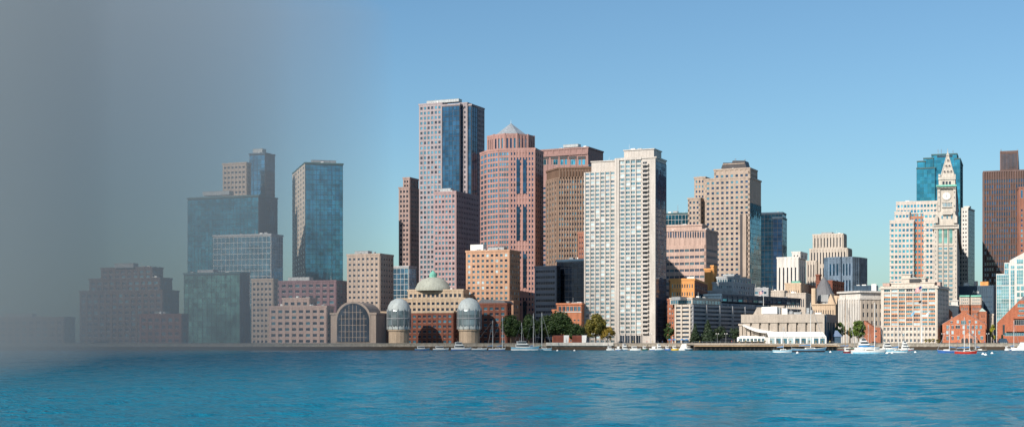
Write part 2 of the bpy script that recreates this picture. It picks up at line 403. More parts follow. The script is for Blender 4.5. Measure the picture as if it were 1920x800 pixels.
m_quay = mat('quay_stone', (.36, .31, .25), .9, .25, .3, fine=.3, joints=.6, tide=(2.6, (.07, .05, .035)))
m_cap = mat('quay_coping', (.36, .31, .255), .85, .2)
b = MB(); b.box(-9000, 9000, 884, 26000, -3, G)
tag(b.build('city_ground', mat('asphalt', (.06, .06, .062), .95, .2)), kind='structure')
b = MB(); b.box(-700, 700, 880.0, 885, -3, G + .05)
tag(b.build('quay_wall', m_quay), kind='structure')
b = MB(); b.box(-700, 700, 879.7, 882, G + .054, G + .3); b.box(PX(1024, 880), PX(1150, 880), 879.2, 881.9, G - 1.3, G + .6, 1)
tag(b.build('quay_coping', [m_cap, mat('pale_coping_stone', (.58, .54, .48), .85, .12)]), kind='structure')

# ------------------------------------------------------------------ buildings
W = lambda n, r, g, b_, **k: mat(n, (r, g, b_), **k)
m_cream = W('cream_concrete', .49, .445, .405, noise=.06)
m_pinkg = W('pink_granite', .36, .21, .185, noise=.1)
m_redg = W('red_brown_granite', .26, .14, .12, noise=.12)
m_brown = W('brown_concrete', .235, .16, .12)
m_tan = W('tan_precast', .38, .30, .245, noise=.08)
m_rose = W('rose_precast', .45, .32, .27, noise=.08)
m_brick = W('orange_brick', .34, .13, .075, noise=.2, fine=.25)
m_dbrick = W('dark_brick_and_shade', .20, .075, .05, noise=.2, fine=.2)  # real dark brick, and the painted shade on the ochre block's side
m_ochre = W('ochre_brick', .62, .29, .10, noise=.1)
m_lime = W('limestone', .48, .42, .36, noise=.1)
m_whites = W('white_stone', .60, .57, .53, noise=.08)
m_conc = W('board_concrete', .38, .33, .28, noise=.1)
m_navyw = W('navy_panel_and_shade', .035, .07, .11, rough=.5)  # real panels, plus painted shade on the aquarium side and garage decks
m_dbrown = W('dark_bronze_cladding', .085, .045, .035, rough=.6)
m_slate = W('slate_roof', .15, .15, .16, rough=.7)
m_grey = W('grey_stone', .34, .35, .36)
m_orange = W('orange_spandrel', .50, .235, .12, noise=.06)
m_sand = W('buff_sandstone', .50, .38, .27, noise=.14)
m_tealw = W('dark_teal_panel', .04, .10, .11, rough=.5)
M4 = W('mauve_granite', .31, .265, .275, noise=.08)

# --- far left, stepped brown block and low buildings
b = Bld('office_block', 'broad dark brown office block with stepped shoulders, alone at the far left shore', 980, -20, 305, W('umber_brick', .12, .075, .06))
sp = dict(cw=5, rh=4, ww=.6, wh=.5, g=(('dark', 3), ('mid', 1)))
b.tier(150, 305, 545, side=335, ff=sp); b.tier(168, 300, 522, 545, side=322, st=4, ff=sp); b.tier(190, 285, 502, 522, side=305, st=8, ff=sp)
b.mech(215, 250, 494, 502); b.done()
b = Bld('harbour_hall', 'low brown waterfront building at the extreme left edge', 960, -10, 120, m_brown)
b.tier(-40, 120, 596, side=140, ff=sp); b.mech(10, 60, 588, 596); b.done()
b = Bld('waterfront_block', 'low rust brown building below the stepped brown block at far left', 925, -15, 345, m_dbrick)
b.tier(262, 340, 590, side=352, ff=sp); b.mech(290, 310, 584, 590); b.done()
# --- teal complex
b = Bld('glass_tower', 'slim dark blue tower rising behind the wide teal block at left', 1160, -22, 497, m_navyw, fm=m_dframe)
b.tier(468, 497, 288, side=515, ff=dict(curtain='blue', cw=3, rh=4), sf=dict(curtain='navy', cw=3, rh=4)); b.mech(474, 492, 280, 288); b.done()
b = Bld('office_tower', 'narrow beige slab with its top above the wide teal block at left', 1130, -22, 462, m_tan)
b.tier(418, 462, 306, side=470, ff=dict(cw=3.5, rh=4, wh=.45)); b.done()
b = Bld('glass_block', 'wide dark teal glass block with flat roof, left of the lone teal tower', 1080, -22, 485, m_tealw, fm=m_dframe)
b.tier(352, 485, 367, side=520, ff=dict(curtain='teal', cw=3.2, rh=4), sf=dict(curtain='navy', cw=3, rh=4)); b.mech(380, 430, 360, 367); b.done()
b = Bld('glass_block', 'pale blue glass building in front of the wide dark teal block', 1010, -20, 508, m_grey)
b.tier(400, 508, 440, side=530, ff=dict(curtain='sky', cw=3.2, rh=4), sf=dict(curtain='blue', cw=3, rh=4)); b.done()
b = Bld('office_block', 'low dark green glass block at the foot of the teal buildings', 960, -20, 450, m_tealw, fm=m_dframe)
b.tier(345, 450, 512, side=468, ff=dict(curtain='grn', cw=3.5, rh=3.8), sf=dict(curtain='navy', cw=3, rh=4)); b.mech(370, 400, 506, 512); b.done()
b = Bld('apartment_block', 'narrow tan building between the green glass block and mauve brick block', 945, -20, 512, m_tan)
b.tier(472, 512, 524, side=520, ff=dict(cw=3.2, rh=3.4, wh=.5)); b.done()
# --- lone teal tower
b = Bld('glass_tower', 'lone teal glass tower with pale left flank, standing in open sky at left', 1130, 16, 572, m_tealw, fm=m_dframe)
b.tier(572, 643, 306, side=549, ff=dict(curtain='teal', cw=3, rh=4), sf=dict(c=5, rh=4, ww=.55, wh=.5, pm=1, sm=1)); b.mats[1] = m_lime
b.mech(585, 630, 300, 306); b.done()
# --- mid-left low rise
b = Bld('office_block', 'low mauve brick block at the foot of the lone teal tower', 990, -18, 630, W('mauve_brick', .17, .10, .11))
b.tier(512, 630, 527, side=655, ff=sp); b.mech(540, 580, 520, 527); b.done()
b = Bld('office_block', 'plain tan block with flat roof right of the lone teal tower', 985, -22, 712, m_tan, m_brown)
b.tier(651, 712, 477, side=737, ff=dict(cw=3.6, rh=3.8, wh=.45, ww=.5)); b.mech(665, 690, 471, 477); b.done()
b = Bld('waterfront_hotel', 'low pinkish waterfront building left of the dark arched hall', 930, -15, 612, m_rose)
b.tier(505, 612, 575, side=625, ff=sp); b.tier(530, 580, 560, 575, st=5, depth=12, ff=sp); b.done()
# arched hall
b = Bld('arched_hall', 'waterfront hall with a tall dark arched glass front and tan walls', 925, -12, 705, m_tan, m_dframe)
b.tier(620, 705, 588, side=716, depth=25)
arc = MB()
pts = [(632, 640)] + [(662 - 30 * math.cos(a), 600 - 32 * math.sin(a)) for a in [math.pi * i / 14 for i in range(15)]] + [(692, 640)]
gw = MB(); b.profile(pts, 24, st=-.6, mb=gw); gw.build('glass_wall', g_dark, b.root)
b.profile([(x + (3 if x > 662 else -3), y - (3 if y < 610 else 0)) for x, y in pts], 25, st=-.3)
for x in (641, 648, 655, 662, 669, 676, 683): b.pbox(x - .4, x + .4, 570 + (x - 662) ** 2 * .045, 640, .6, .85, 0)
for y in (585, 597, 609, 621, 632): b.pbox(636 if y > 590 else 644, 688 if y > 590 else 680, y - .4, y + .4, .6, .8, 0)
b.done()
# rowes style hotel with dome
b = Bld('harbour_hotel', 'tan waterfront hotel with a shallow pale dome and green lantern, dark brick below', 935, -14, 850, m_sand, m_dbrick)
b.tier(715, 850, 585, side=872, ff=dict(cw=3.6, rh=3.4, wh=.5, g=(('dark', 2), ('mid', 1)), pm=1, sm=1), mi=1)
b.tier(745, 872, 560, 585, st=5, depth=16, ff=dict(cw=3.2, rh=3.3, wh=.5)); b.tier(765, 868, 544, 560, st=9, depth=14, ff=dict(cw=3.2, rh=3.3, wh=.5))
c = b.at(812, 16); dm = MB(); dm.smooth = True
z = ZY(545, c[1]); dm.lathe(c, [(12, z), (12, z + 2), (11.6, z + 2.2), (10.4, z + 5), (7.4, z + 7.6), (3.4, z + 9)], 20); dm.build('dome', W('pale_copper', .38, .39, .33), b.root)
dm = MB(); dm.lathe(c, [(2.6, z + 8.8), (2.6, z + 11), (1.9, z + 12), (.3, z + 13.6)], 12); dm.build('lantern', m_copper, b.root)
b.done()
g_pav = glass('pavilion_glass', (.22, .27, .28), .35, .3)
for (px, Y, lab) in ((748, 915, 'round glazed pavilion with pale domed top at the left end of the domed hotel'), (880, 905, 'round glazed pavilion with pale domed top at the right end of the domed hotel')):
    r = empty('round_pavilion', (PX(px, Y), Y, G)); tag(r, lab, 'pavilion')
    c = (PX(px, Y), Y); q = MB(); q.smooth = False
    q.lathe(c, [(6.6, G), (6.6, G + 8), (7.2, G + 8), (7.2, G + 9)], 16); q.build('drum', m_sand, r)
    q = MB(); q.smooth = True; q.lathe(c, [(7.4, G + 9), (7.6, G + 12), (7.6, G + 21), (7.0, G + 24), (5.2, G + 27), (2.4, G + 28.6), (.3, G + 29)], 20)
    q.build('dome', W('weathered_white_metal', .52, .56, .54, rough=.5), r)
    q = MB()
    gq = MB(); gq.lathe(c, [(7.45, G + 10.5), (7.7, G + 12), (7.7, G + 20.5), (7.4, G + 21.5)], 24); gq.build('glazing', g_pav, r)
    q.lathe(c, [(7.75, G + 15.6), (7.95, G + 15.7), (7.95, G + 16.2), (7.75, G + 16.3)], 24)
    for i in range(12):
        t = 2 * math.pi * i / 12; q.tube((c[0] + 7.7 * math.cos(t), c[1] + 7.7 * math.sin(t), G + 9), (c[0] + 7.7 * math.cos(t), c[1] + 7.7 * math.sin(t), G + 22), .22)
    q.build('rib', m_grey, r)
# --- tall granite and glass tower
b = Bld('office_tower', 'slim dark topped grey brown tower just left of the tallest tower', 1190, -22, 768, m_grey, fm=m_dframe)
b.mats[0] = W('taupe_precast', .30, .22, .20)
b.tier(748, 768, 352, side=786, ff=dict(cw=3, rh=4, wh=.5)); b.tier(756, 768, 334, 352, side=784, st=2, ff=dict(cw=3, rh=4, wh=.5)); b.done()
b = Bld('glass_block', 'narrow pale blue glass block below the slim grey brown tower', 1090, -22, 766, m_grey)
b.tier(737, 766, 500, side=780, ff=dict(curtain='sky', cw=3, rh=4)); b.done()
b = Bld('skyscraper', 'tallest tower, pale granite left face beside a blue glass centre', 1150, -24, 832, M4, fm=m_dframe)
gr = dict(cw=3.1, rh=4, ww=.62, wh=.55, g=(('mid', 2), ('dark', 1)), pier=.35, sp=.3)
b.tier(786, 829, 194, side=None, depth=32, ff=gr)
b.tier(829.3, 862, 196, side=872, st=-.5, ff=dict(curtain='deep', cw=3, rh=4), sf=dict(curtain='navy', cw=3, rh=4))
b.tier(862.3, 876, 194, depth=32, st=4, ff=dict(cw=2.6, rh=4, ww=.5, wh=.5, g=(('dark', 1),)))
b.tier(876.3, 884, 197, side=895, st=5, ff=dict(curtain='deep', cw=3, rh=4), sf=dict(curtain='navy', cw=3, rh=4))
b.mech(800, 860, 190, 195); b.done()
b = Bld('office_tower', 'pinkish granite block with dark right side, front and below the tallest tower', 1100, -24, 855, W('pink_grey_granite', .34, .24, .24, noise=.08))
b.tier(814, 855, 360, side=897, ff=gr, sf=dict(cw=3.1, rh=4, ww=.5, wh=.5, g=(('dark', 1),))); b.mech(825, 845, 354, 360); b.done()
# --- pyramid topped tower
b = Bld('skyscraper', 'pink granite tower with round drum crown and silver pyramid roof', 1010, -20, 1003, m_pinkg, fm=m_dframe)
gi = dict(cw=2.9, rh=3.7, ww=.6, wh=.55, g=(('mid', 2), ('sky', 1), ('navy', 1)), pier=.5, sp=.3)
A = [(901, 1034), (914, 1020), (935, 1012), (955, 1010)]
def px_poly(l): return [(PX(p, y), y) for p, y in l]
P = px_poly(A + [(1003, 1008), (1018, 1030)]) + [(PX(1012, 1060), 1060), (PX(905, 1060), 1060)]
z1 = ZY(281, 1010); b.wall.prism(P, G - .5, z1, 0, 2)
for i in range(3): b.facade(P[i], P[i + 1], G, z1, c=[2, 4, 4][i], rh=3.7, ww=.78, wh=.6, g=(('mid', 2), ('sky', 2)), pier=.35, sp=.3, ml=.4, mr=.4)
b.facade(P[3], P[4], G, z1, c=8, rh=3.7, ww=.52, wh=.52, g=(('navy', 2), ('dark', 1)), pier=.5, sp=.3, only=lambda i, j, c, r: not (2 <= i <= 5 and j % 9 < 7))
b.facade(P[4], P[5], G, z1, c=4, rh=3.7, ww=.5, wh=.5, g=(('dark', 1),), pier=.4)
b.parapet(P, z1, 1.2)
p0 = P[3]; p1 = P[4]; L = math.hypot(p1[0] - p0[0], p1[1] - p0[1]); u = ((p1[0] - p0[0]) / L, (p1[1] - p0[1]) / L); n_ = (u[1], -u[0])
gw, mm = b.glassw.setdefault('deep', (MB(), MB()))
for (c0, c1) in ((.28, .41), (.54, .67)):
    k = 0; zz = G + 6
    while zz + 26 < z1:
        gw.fbox(p0, u, n_, L * c0, L * c1, .3, .62, zz, zz + 24)
        for q in range(1, 6): mm.fbox(p0, u, n_, L * c0, L * c1, .62, .72, zz + 4 * q - .1, zz + 4 * q + .1)
        zz += 33.3
b.done_ = None
cc = (PX(958, 1030), 1030)
def ngon(c, r, n, ph=0): return [(c[0] + r * math.cos(2 * math.pi * (i + ph) / n), c[1] + r * math.sin(2 * math.pi * (i + ph) / n)) for i in range(n)]
Q = ngon(cc, 17, 12, .5); z2 = ZY(253, 1013); b.wall.prism(Q, z1, z2, 0, 2)
for i in range(12):
    p_, q_ = Q[i], Q[(i + 1) % 12]
    if p_[1] + q_[1] < 2 * cc[1] + 12: b.facade(p_, q_, z1, z2, c=3, r=1, ww=.5, wh=.75, pier=.7, sp=.4, g=(('mid', 1), ('navy', 1)), ml=.4, mr=.4)
for k, p_ in enumerate(Q[:]): b.wall.tube((p_[0], p_[1], z1), (p_[0], p_[1], z2 + 1.2), .9)
b.parapet(Q, z2, 1.0)
py = MB(); Q2 = ngon(cc, 12.4, 8, .5); z3 = ZY(231, 1030)
py.prism(Q2, z2, z2 + 1.5); b0 = [(p[0], p[1], z2 + 1.5) for p in Q2]
for i in range(8): py.poly([b0[i], b0[(i + 1) % 8], (cc[0], cc[1], z3)])
py.tube((cc[0], cc[1], z3 - .5), (cc[0], cc[1], z3 + 2.4), .2, .05)
py.build('pyramid_roof', W('silver_roof', .42, .45, .47, rough=.35, metal=.4), b.root)
b.done()
# --- brick orange hotel in front of it
b = Bld('apartment_block', 'peach brick apartment block with white rooftop, in front of the pyramid topped tower', 950, -22, 955, W('peach_brick', .46, .27, .175, noise=.08))
pk = dict(cw=3.4, rh=3.6, ww=.55, wh=.5, g=(('mid', 2), ('lite', 1), ('dark', 1)), pier=.3, sp=.2)
b.tier(874, 955, 470, side=974, ff=pk); b.tier(872, 962, 566, side=980, st=-4, ff=pk, depth=10)
b.mech(882, 906, 459, 470, m=m_white); b.mech(915, 945, 464, 470); b.done()
b = Bld('wharf_building', 'low dark brick wharf building with shed roof behind moored masts', 915, -20, 950, m_dbrick)
b.tier(893, 950, 570, side=958, ff=dict(cw=3.6, rh=3.6, g=(('dark', 1), ('mid', 1)))); b.profile([(893, 570), (903, 560), (945, 563), (950, 570)], 14, st=1, mi=1); b.mats[1] = m_slate; b.done()
# --- red-brown tower and neighbours
b = Bld('office_tower', 'red brown granite tower with notched windows below a blank top band', 1190, -26, 1103, m_redg)
b.tier(1003, 1103, 277, side=1131, ff=dict(c=9, rh=4, top=30, ww=.8, wh=.45, g=(('navy', 2), ('mid', 1)), pier=.3, sp=.35), sf=dict(curtain='navy', cw=3, rh=4, top=14), roofmi=0)
b.mats[0] = W('rosy_brown_granite', .28, .17, .155, noise=.08)
for i, x in enumerate((1022, 1040, 1057, 1074, 1091)):
    b.pbox(x - 7, x + 7, 293, 298, 0, .5, 1); b.pwin(x - 6, 299, x + 6, 309, 'teal', mull=3)
b.pbox(1010, 1103, 288, 292, .3, .9, 0)
b.mech(1056, 1084, 272, 277); b.mats[1] = m_dframe; b.done()
b = Bld('office_tower', 'brown concrete tower with a dark louvred crown and chamfered sunny corner', 985, -14, 1047, m_brown, m_dbrown)
P = px_poly([(1025, 1007), (1046, 988), (1118, 981)]) + [(PX(1118, 1022), 1022), (PX(1028, 1026), 1026)]
z1 = ZY(334, 988); z2 = ZY(316, 988); b.wall.prism(P, G, z1, 0, 2)
bb = dict(rh=3.7, ww=.6, wh=.55, pier=.8, sp=.3, g=(('mid', 1), ('dark', 2)))
b.facade(P[0], P[1], G, z1, c=4, **bb); b.facade(P[1], P[2], G, z1, c=14, **bb)
b.wall.prism([(x, y + 1.2) for x, y in P], z1, z2, 1, 2); b.parapet(P, z1, .6); b.parapet([(x, y + 1.2) for x, y in P], z2, .8, 1)
for i in range(12):
    b.pbox(1049 + i * 5.5, 1050 + i * 5.5, 317, 333, -1.0, .5, 0, st=1.0)
b.mats[1] = W('dark_louvre', .14, .085, .06); b.done()
m_tbrick = W('brown_brick', .27, .12, .085, noise=.15)
b = Bld('apartment_tower', 'narrow brick tower squeezed against the white twin tower', 955, -20, 1100, m_tbrick)
b.tier(1084, 1100, 437, depth=15, ff=dict(c=3, rh=3.6, ww=.5)); b.done()
b = Bld('office_block', 'dark navy building with blue window bands, shade put into its colours', 962, -30, 1012, W('shade_ink_panel', .012, .022, .04), fm=m_dframe)  # ink wall and black panes hold the cast shade in their colour
b.tier(1003, 1043, 500, side=1050, ff=dict(c=1, rh=4, ww=.96, wh=.45, g=(('black', 1),), mull=8)); b.done()
b = Bld('office_block', 'glass office block, colours darkened for shade, behind the brick block with tall windows', 966, -36, 1046, m_navyw, fm=m_dframe)
b.cm = W('shade_black_mullion', .012, .016, .024); b.tier(1044, 1098, 487, depth=8, ff=dict(curtain='black', cw=3, rh=4)); b.done()  # panes and mullions blackened: cast shade put into the colour
b = Bld('brick_block', 'orange brick waterfront block with tall white framed top windows', 925, -14, 1090, W('salmon_brick', .55, .21, .11, noise=.12), m_white)
b.tier(1044, 1090, 570, side=1097, ff=dict(c=6, r=6, ww=.42, wh=.4, bot=1, top=9, g=(('lite', 1), ('mid', 2), ('dark', 1)), pier=.1, sp=.08))
for i in range(6): b.pwin(1047.5 + i * 7.2, 574, 1052.5 + i * 7.2, 582.5, R.choice(['mid', 'dark']), st=-.1, mull=2)
b.pbox(1044, 1090, 583.6, 585, 0, .4, 1); b.tier(1036, 1044, 582, depth=12, st=1, ff=dict(c=1, r=6, g=(('mid', 1),)))
b.mech(1062, 1067, 565, 570); b.mech(1082, 1090, 566, 570, m=m_white); b.done()

# --- the white twin tower
b = Bld('apartment_tower', 'tall cream concrete apartment tower of two wings with a stack of balconies', 905, -24, 1230, m_cream, fm=m_white); b.cm = W('shade_navy_mullion', .09, .11, .15)  # side mullions darkened to paint in the shade of the unlit face
HG = (('h1', 4), ('h2', 5), ('lite', 2), ('sky', 2), ('blue', 1))
b.tier(1095, 1157, 320, depth=24, st=9, par=0)
A_, B_ = b.at(1096, 9), b.at(1156, 9)
b.facade(A_, B_, G, b.z(322, 1125, 9), c=6, r=41, ww=.78, wh=.60, g=HG, pier=.75, sp=.22, mull=3, ml=.5, mr=.8, top=0)
b.tier(1109, 1157, 301, 320, depth=22, st=10.5, par=.4)
# right wing, window field, balcony recess, blank corner
b.tier(1154, 1230, 295, side=1249, sf=dict(curtain='navy', cw=2.6, rh=2.9, top=2.5), par=.5)
A_, B_ = b.at(1162, 0), b.at(1203, 0)
b.facade(A_, B_, b.z(626, 1180), b.z(300, 1180), c=4, r=40, ww=.78, wh=.60, g=HG, pier=.75, sp=.22, mull=3, ml=.2, mr=.2, top=0)
b.pbox(1154, 1161.6, 297, 645, 0, .9, 0); b.pbox(1219, 1230, 298, 645, 0, 1.3, 0); b.pbox(1162, 1203, 295.5, 300, 0, .85, 0)
b.pbox(1156.8, 1157.4, 297, 640, .9, 1.2, 0)
for i in range(5): b.pbox(1162 + i * 10.2 - .7, 1162 + i * 10.2 + .7, 626, 645, 0, 1.0, 0)
for i in range(4): b.pwin(1163.5 + i * 10.2, 628, 1170.5 + i * 10.2, 643, 'dark', mull=2)
for i in range(40):
    y = 303 + i * 8.07; bl = MB()
    b.pbox(1205, 1217, y + 4.6, y + 7.4, 0, 2.0, 0, mb=bl); o = bl.build('balcony', m_cream, b.root)
    b.pwin(1205.5, y, 1213, y + 4.4, 'dark', mull=2)
b.tier(1170, 1226, 279, 295, side=1240, st=3, par=.3)
b.done()

# --- behind the centre
b = Bld('glass_block', 'teal glass building just right of the cream tower with a roof antenna', 1300, -18, 1292, m_tealw)
b.tier(1240, 1292, 400, depth=25, ff=dict(curtain='teal', cw=3, rh=4.5)); b.mech(1262, 1270, 396, 400); b.mast(1271, 383, 400); b.done()
b = Bld('office_block', 'rose concrete office block with tall top floor windows and shaded right side', 1070, -26, 1323, m_rose)
b.tier(1235, 1323, 431, side=1345, ff=dict(c=9, r=15, ww=.84, wh=.42, top=12.5, bot=-2, g=(('navy', 2), ('mid', 1)), pier=.35, sp=.35, mull=4))
b.tier(1240, 1316, 422, 431, st=5, depth=14)
for i in range(9): b.pwin(1242 + i * 9.2 + 1.3, 434, 1242 + i * 9.2 + 8, 445.5, 'navy', mull=3, st=-.1)
b.done()
b = Bld('office_tower', 'tan stepped precast tower with rows of square windows and glass right flank', 1140, -25, 1406, m_tan, fm=m_dframe)
tg = dict(rh=4.1, ww=.52, wh=.46, g=(('navy', 3), ('mid', 1)), pier=.3, sp=.3)
b.tier(1322, 1406, 333, side=1427, st=0, ff=dict(c=9, **tg), sf=dict(curtain='teal', cw=3, rh=4, top=20))
b.tier(1339, 1406, 316, 333, side=1412, st=0, depth=22, ff=dict(c=7, rh=4.1, ww=.52, wh=.46, g=tg['g'], pier=.3, sp=.3, top=3))
b.tier(1302, 1322, 333, st=6, depth=20, ff=dict(c=3, **tg)); b.tier(1290, 1313, 372, st=-1, depth=25, ff=dict(c=3, **tg))
b.pbox(1394, 1400.5, 402, 641, .3, 2.4, 0); b.pbox(1388, 1393.6, 402, 641, .3, .9, 1); b.mats[1] = W('bronze_panel', .05, .045, .05, rough=.5)
b.profile([(1352, 316), (1356, 305), (1372, 305), (1374, 301), (1396, 301), (1400, 316)], 12, st=4, mi=1)
b.pbox(1355, 1396, 306.5, 308, 0, .3, 0, st=4)
b.mast(1379, 297, 301, r=.15); b.mast(1397, 298, 303, r=.15); b.done()
b = Bld('glass_tower', 'blue glass tower with a dark right half, behind the tan stepped tower', 1290, -20, 1467, m_navyw, fm=m_dframe)
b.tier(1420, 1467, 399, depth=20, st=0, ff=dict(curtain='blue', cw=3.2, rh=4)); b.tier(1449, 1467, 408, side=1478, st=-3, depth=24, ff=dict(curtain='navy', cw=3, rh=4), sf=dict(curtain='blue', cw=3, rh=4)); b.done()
b = Bld('brick_block', 'ochre yellow brick warehouse block with sunny left front and right side darkened in colour for shade', 926, -14, 1302, m_ochre, m_dbrick)
b.tier(1257, 1302, 524, side=1326, ff=dict(c=9, r=8, ww=.42, wh=.5, g=(('dark', 2), ('mid', 1)), pier=.2, sp=.15, top=1.5, bot=-1), sf=dict(c=6, r=8, ww=.4, wh=.5, pm=1, sm=1, pier=.15, top=1.5))  # side piers and bands in a darker brick paint in its shade
b.mech(1288, 1302, 519, 524, m=m_white); b.tier(1255, 1264, 527, 560, depth=10, st=6); b.done()
b = Bld('brick_tower', 'small ochre brick tower rising behind the ochre warehouse block', 1030, -25, 1337, m_ochre)
b.tier(1333, 1337.5, 499, side=1343, ff=dict(c=1, r=12, ww=.3, wh=.4)); b.tier(1321, 1333, 505, depth=8, st=1); b.done()
b = Bld('stone_block', 'grey stone block with stepped glazed top storeys and mansard', 1022, -27, 1372, m_grey, m_slate)
gs = dict(rh=3.6, ww=.5, wh=.55, g=(('mid', 2), ('lite', 1), ('navy', 1)), pier=.3, sp=.2)
b.tier(1336, 1374, 530, side=1414, ff=dict(c=10, **gs), sf=dict(c=9, rh=3.6, ww=.5, g=(('navy', 1), ('mid', 1)))); b.tier(1344, 1374, 520, 530, side=1407, st=3, ff=dict(c=6, r=1, ww=.7, wh=.8, g=(('mid', 1),)))
b.tier(1357, 1376, 516, 520, st=7, depth=14); b.tier(1325, 1372, 546, side=1380, st=-5, ff=dict(c=12, **gs), depth=12)
b.mats[0] = W('blue_grey_stone', .36, .38, .40); b.done()
b = Bld('office_block', 'low glass fronted block behind the parking garage, beside the blue tower', 1078, -22, 1440, m_grey)
b.tier(1405, 1440, 541, depth=16, ff=dict(cw=3, rh=4, ww=.7, g=(('sky', 1), ('mid', 1)))); b.done()
# white deco, beige post office, blue wavy
b = Bld('stone_tower', 'white art deco block with vertical slot windows', 1128, -24, 1497, m_whites, fm=m_dframe)
wd = dict(c=5, r=2, ww=.34, wh=.78, g=(('dark', 1),), pier=.7, sp=.3, top=4, wtop=.5)
b.tier(1457, 1497, 483, side=1510, ff=wd, sf=dict(c=3, r=2, ww=.3, wh=.7, g=(('dark', 1),)))
b.tier(1485, 1500, 473, 484, side=1513, st=2, ff=dict(c=2, r=1, ww=.3)); b.done()
b = Bld('stone_tower', 'stepped limestone tower with narrow vertical windows, behind the blue wavy tower', 1270, -24, 1580, m_lime, fm=m_dframe)
lp = dict(rh=14, ww=.36, wh=.75, g=(('dark', 1),), pier=.9, sp=.3)
b.tier(1518, 1588, 466, side=1596, ff=dict(c=12, **lp)); b.tier(1524, 1580, 439, 466, side=1586, st=4, ff=dict(c=9, r=1, ww=.34, wh=.7, g=(('dark', 1),), pier=.9)); b.tier(1512, 1530, 490, side=None, depth=20, st=-3, ff=dict(c=3, **lp))
b.mech(1540, 1560, 436, 439); b.done()
b = Bld('glass_tower', 'blue wavy faceted tower with dark vertical slots, in front of the limestone tower', 1180, -18, 1600, W('blue_grey_panel', .13, .185, .25, rough=.4, noise=.35, fine=.3), fm=m_dframe)
P = px_poly([(1546, 1196), (1553, 1186), (1575, 1180), (1578, 1182), (1598, 1178), (1610, 1184), (1625, 1200)]) + [(PX(1620, 1225), 1225), (PX(1548, 1225), 1225)]
z1 = ZY(483, 1180); b.wall.prism(P, G, z1, 0, 2)
for i in range(6):
    L = math.hypot(P[i + 1][0] - P[i][0], P[i + 1][1] - P[i][1]); b.facade(P[i], P[i + 1], G, z1, c=max(1, round(L / 3.1)), rh=15, ww=.5, wh=.72, g=(('blue', 2), ('navy', 1)), pier=.6, sp=.25, top=3)
b.parapet(P, z1, .8); b.done()
# low beige rows
b = Bld('stone_block', 'low cream stone building with a row of attic windows, left of the cone roof', 1074, -20, 1510, m_lime)
b.tier(1470, 1510, 550, side=1521, ff=dict(c=10, r=3, ww=.5, wh=.5, top=1, g=(('mid', 1), ('dark', 1))), par=.6); b.tier(1440, 1470, 546, depth=15, st=-2, ff=dict(c=8, r=3, ww=.4, wh=.5)); b.done()
b = Bld('stone_block', 'flat roofed beige stone building with dark right side, above the garage roof', 1100, -22, 1501, m_sand)
b.tier(1472, 1501, 532, side=1535, ff=dict(c=6, r=3, ww=.3)); b.mech(1484, 1500, 527, 532, m=m_copper); b.done()
b = Bld('brick_block', 'dark brick building with flat roof directly behind the cone roof', 1120, -26, 1560, m_dbrick)
b.tier(1530, 1560, 527, side=1582, ff=dict(c=6, rh=4, ww=.4)); b.tier(1530, 1536, 516, 527, depth=6, st=2); b.done()
# cone roof
b = Bld('exchange_building', 'buff sandstone building with gables and a great conical slate roof', 985, -32, 1566, m_sand, m_slate, fm=m_dframe)
b.tier(1523, 1566, 571, side=1579, ff=dict(c=9, r=4, ww=.34, wh=.5, g=(('dark', 1),), pier=.35, sp=.2, top=2), par=.5)
b.pbox(1523, 1566, 569, 571, 0, 1.0, 0)
b.profile([(1551, 572), (1553, 561), (1557.5, 550), (1562, 561), (1566.5, 572)], 8, st=.4)
cn = MB(); c = b.at(1545, 20); zb = ZY(566, c[1]); zt = ZY(519, c[1]); cn.lathe(c, [(8.4, zb - 4), (8.4, zb), (9.4, zb), (7.5, zb + 4.5), (4.8, zb + 10.5), (2.2, zb + 15.6), (.4, zt)], 14); cn.tube((c[0], c[1], zt - 1), (c[0], c[1], zt + 2), .25, .08); cn.build('conical_roof', m_slate, b.root)
dr = MB(); e = b.at(1545, 11); dr.fbox(e, b.u, b.n, -3.2, 3.2, -4, 0, zb, zb + 5); dr.build('dormer', m_metal, b.root)
ch = MB(); e = b.at(1525, 2); ch.fbox(e, b.u, b.n, -1.4, 1.4, -3, 0, ZY(575, e[1]), ZY(540, e[1])); ch.build('chimney', m_sand, b.root)
for i in range(3):
    pk_ = MB(); q = b.last[0][1]; v = b.b; d0 = 3 + i * 6
    q0 = (q[0] + v[0] * d0, q[1] + v[1] * d0); zz = ZY(571, q[1])
    pk_.solid([(q0[0], q0[1], zz), (q0[0] + v[0] * 2.4, q0[1] + v[1] * 2.4, zz + 6.5), (q0[0] + v[0] * 4.8, q0[1] + v[1] * 4.8, zz)], (-b.u[0] * 5, -b.u[1] * 5, 0)); pk_.build('gable', m_sand, b.root)
b.done()
# columned custom building
b = Bld('stone_block', 'cream stone office block with tall pilasters and a heavy white cornice', 950, 24, 1613, m_lime, m_whites, fm=m_dframe)
b.tier(1613, 1656, 560, side=1574, ff=dict(c=5, r=5, ww=.42, wh=.55, g=(('dark', 1),), top=2), sf=dict(c=8, r=2, ww=.46, wh=.9, pier=1.1, sp=.4, pm=1, g=(('dark', 2), ('mid', 1)), top=2), par=0)
fp = b.last[0]; z = b.last[2]; b.wall.prism([(p[0], p[1]) for p in fp], z, z + 4.6, 1, 2); b.parapet(fp, z, .8, 1, out=.7); b.parapet(fp, z + 4.6, .9, 1, out=1.3); b.done()
b = Bld('office_block', 'dark low roofed block with small windows behind the pilastered stone block', 1010, -15, 1645, m_navyw)
b.tier(1602, 1645, 537, depth=14, ff=dict(c=6, r=8, ww=.3, wh=.3, g=(('lite', 1), ('mid', 1)))); b.mech(1634, 1643, 532, 545, m=m_white, st=-1); b.mech(1606, 1612, 534, 537, m=m_white); b.done()

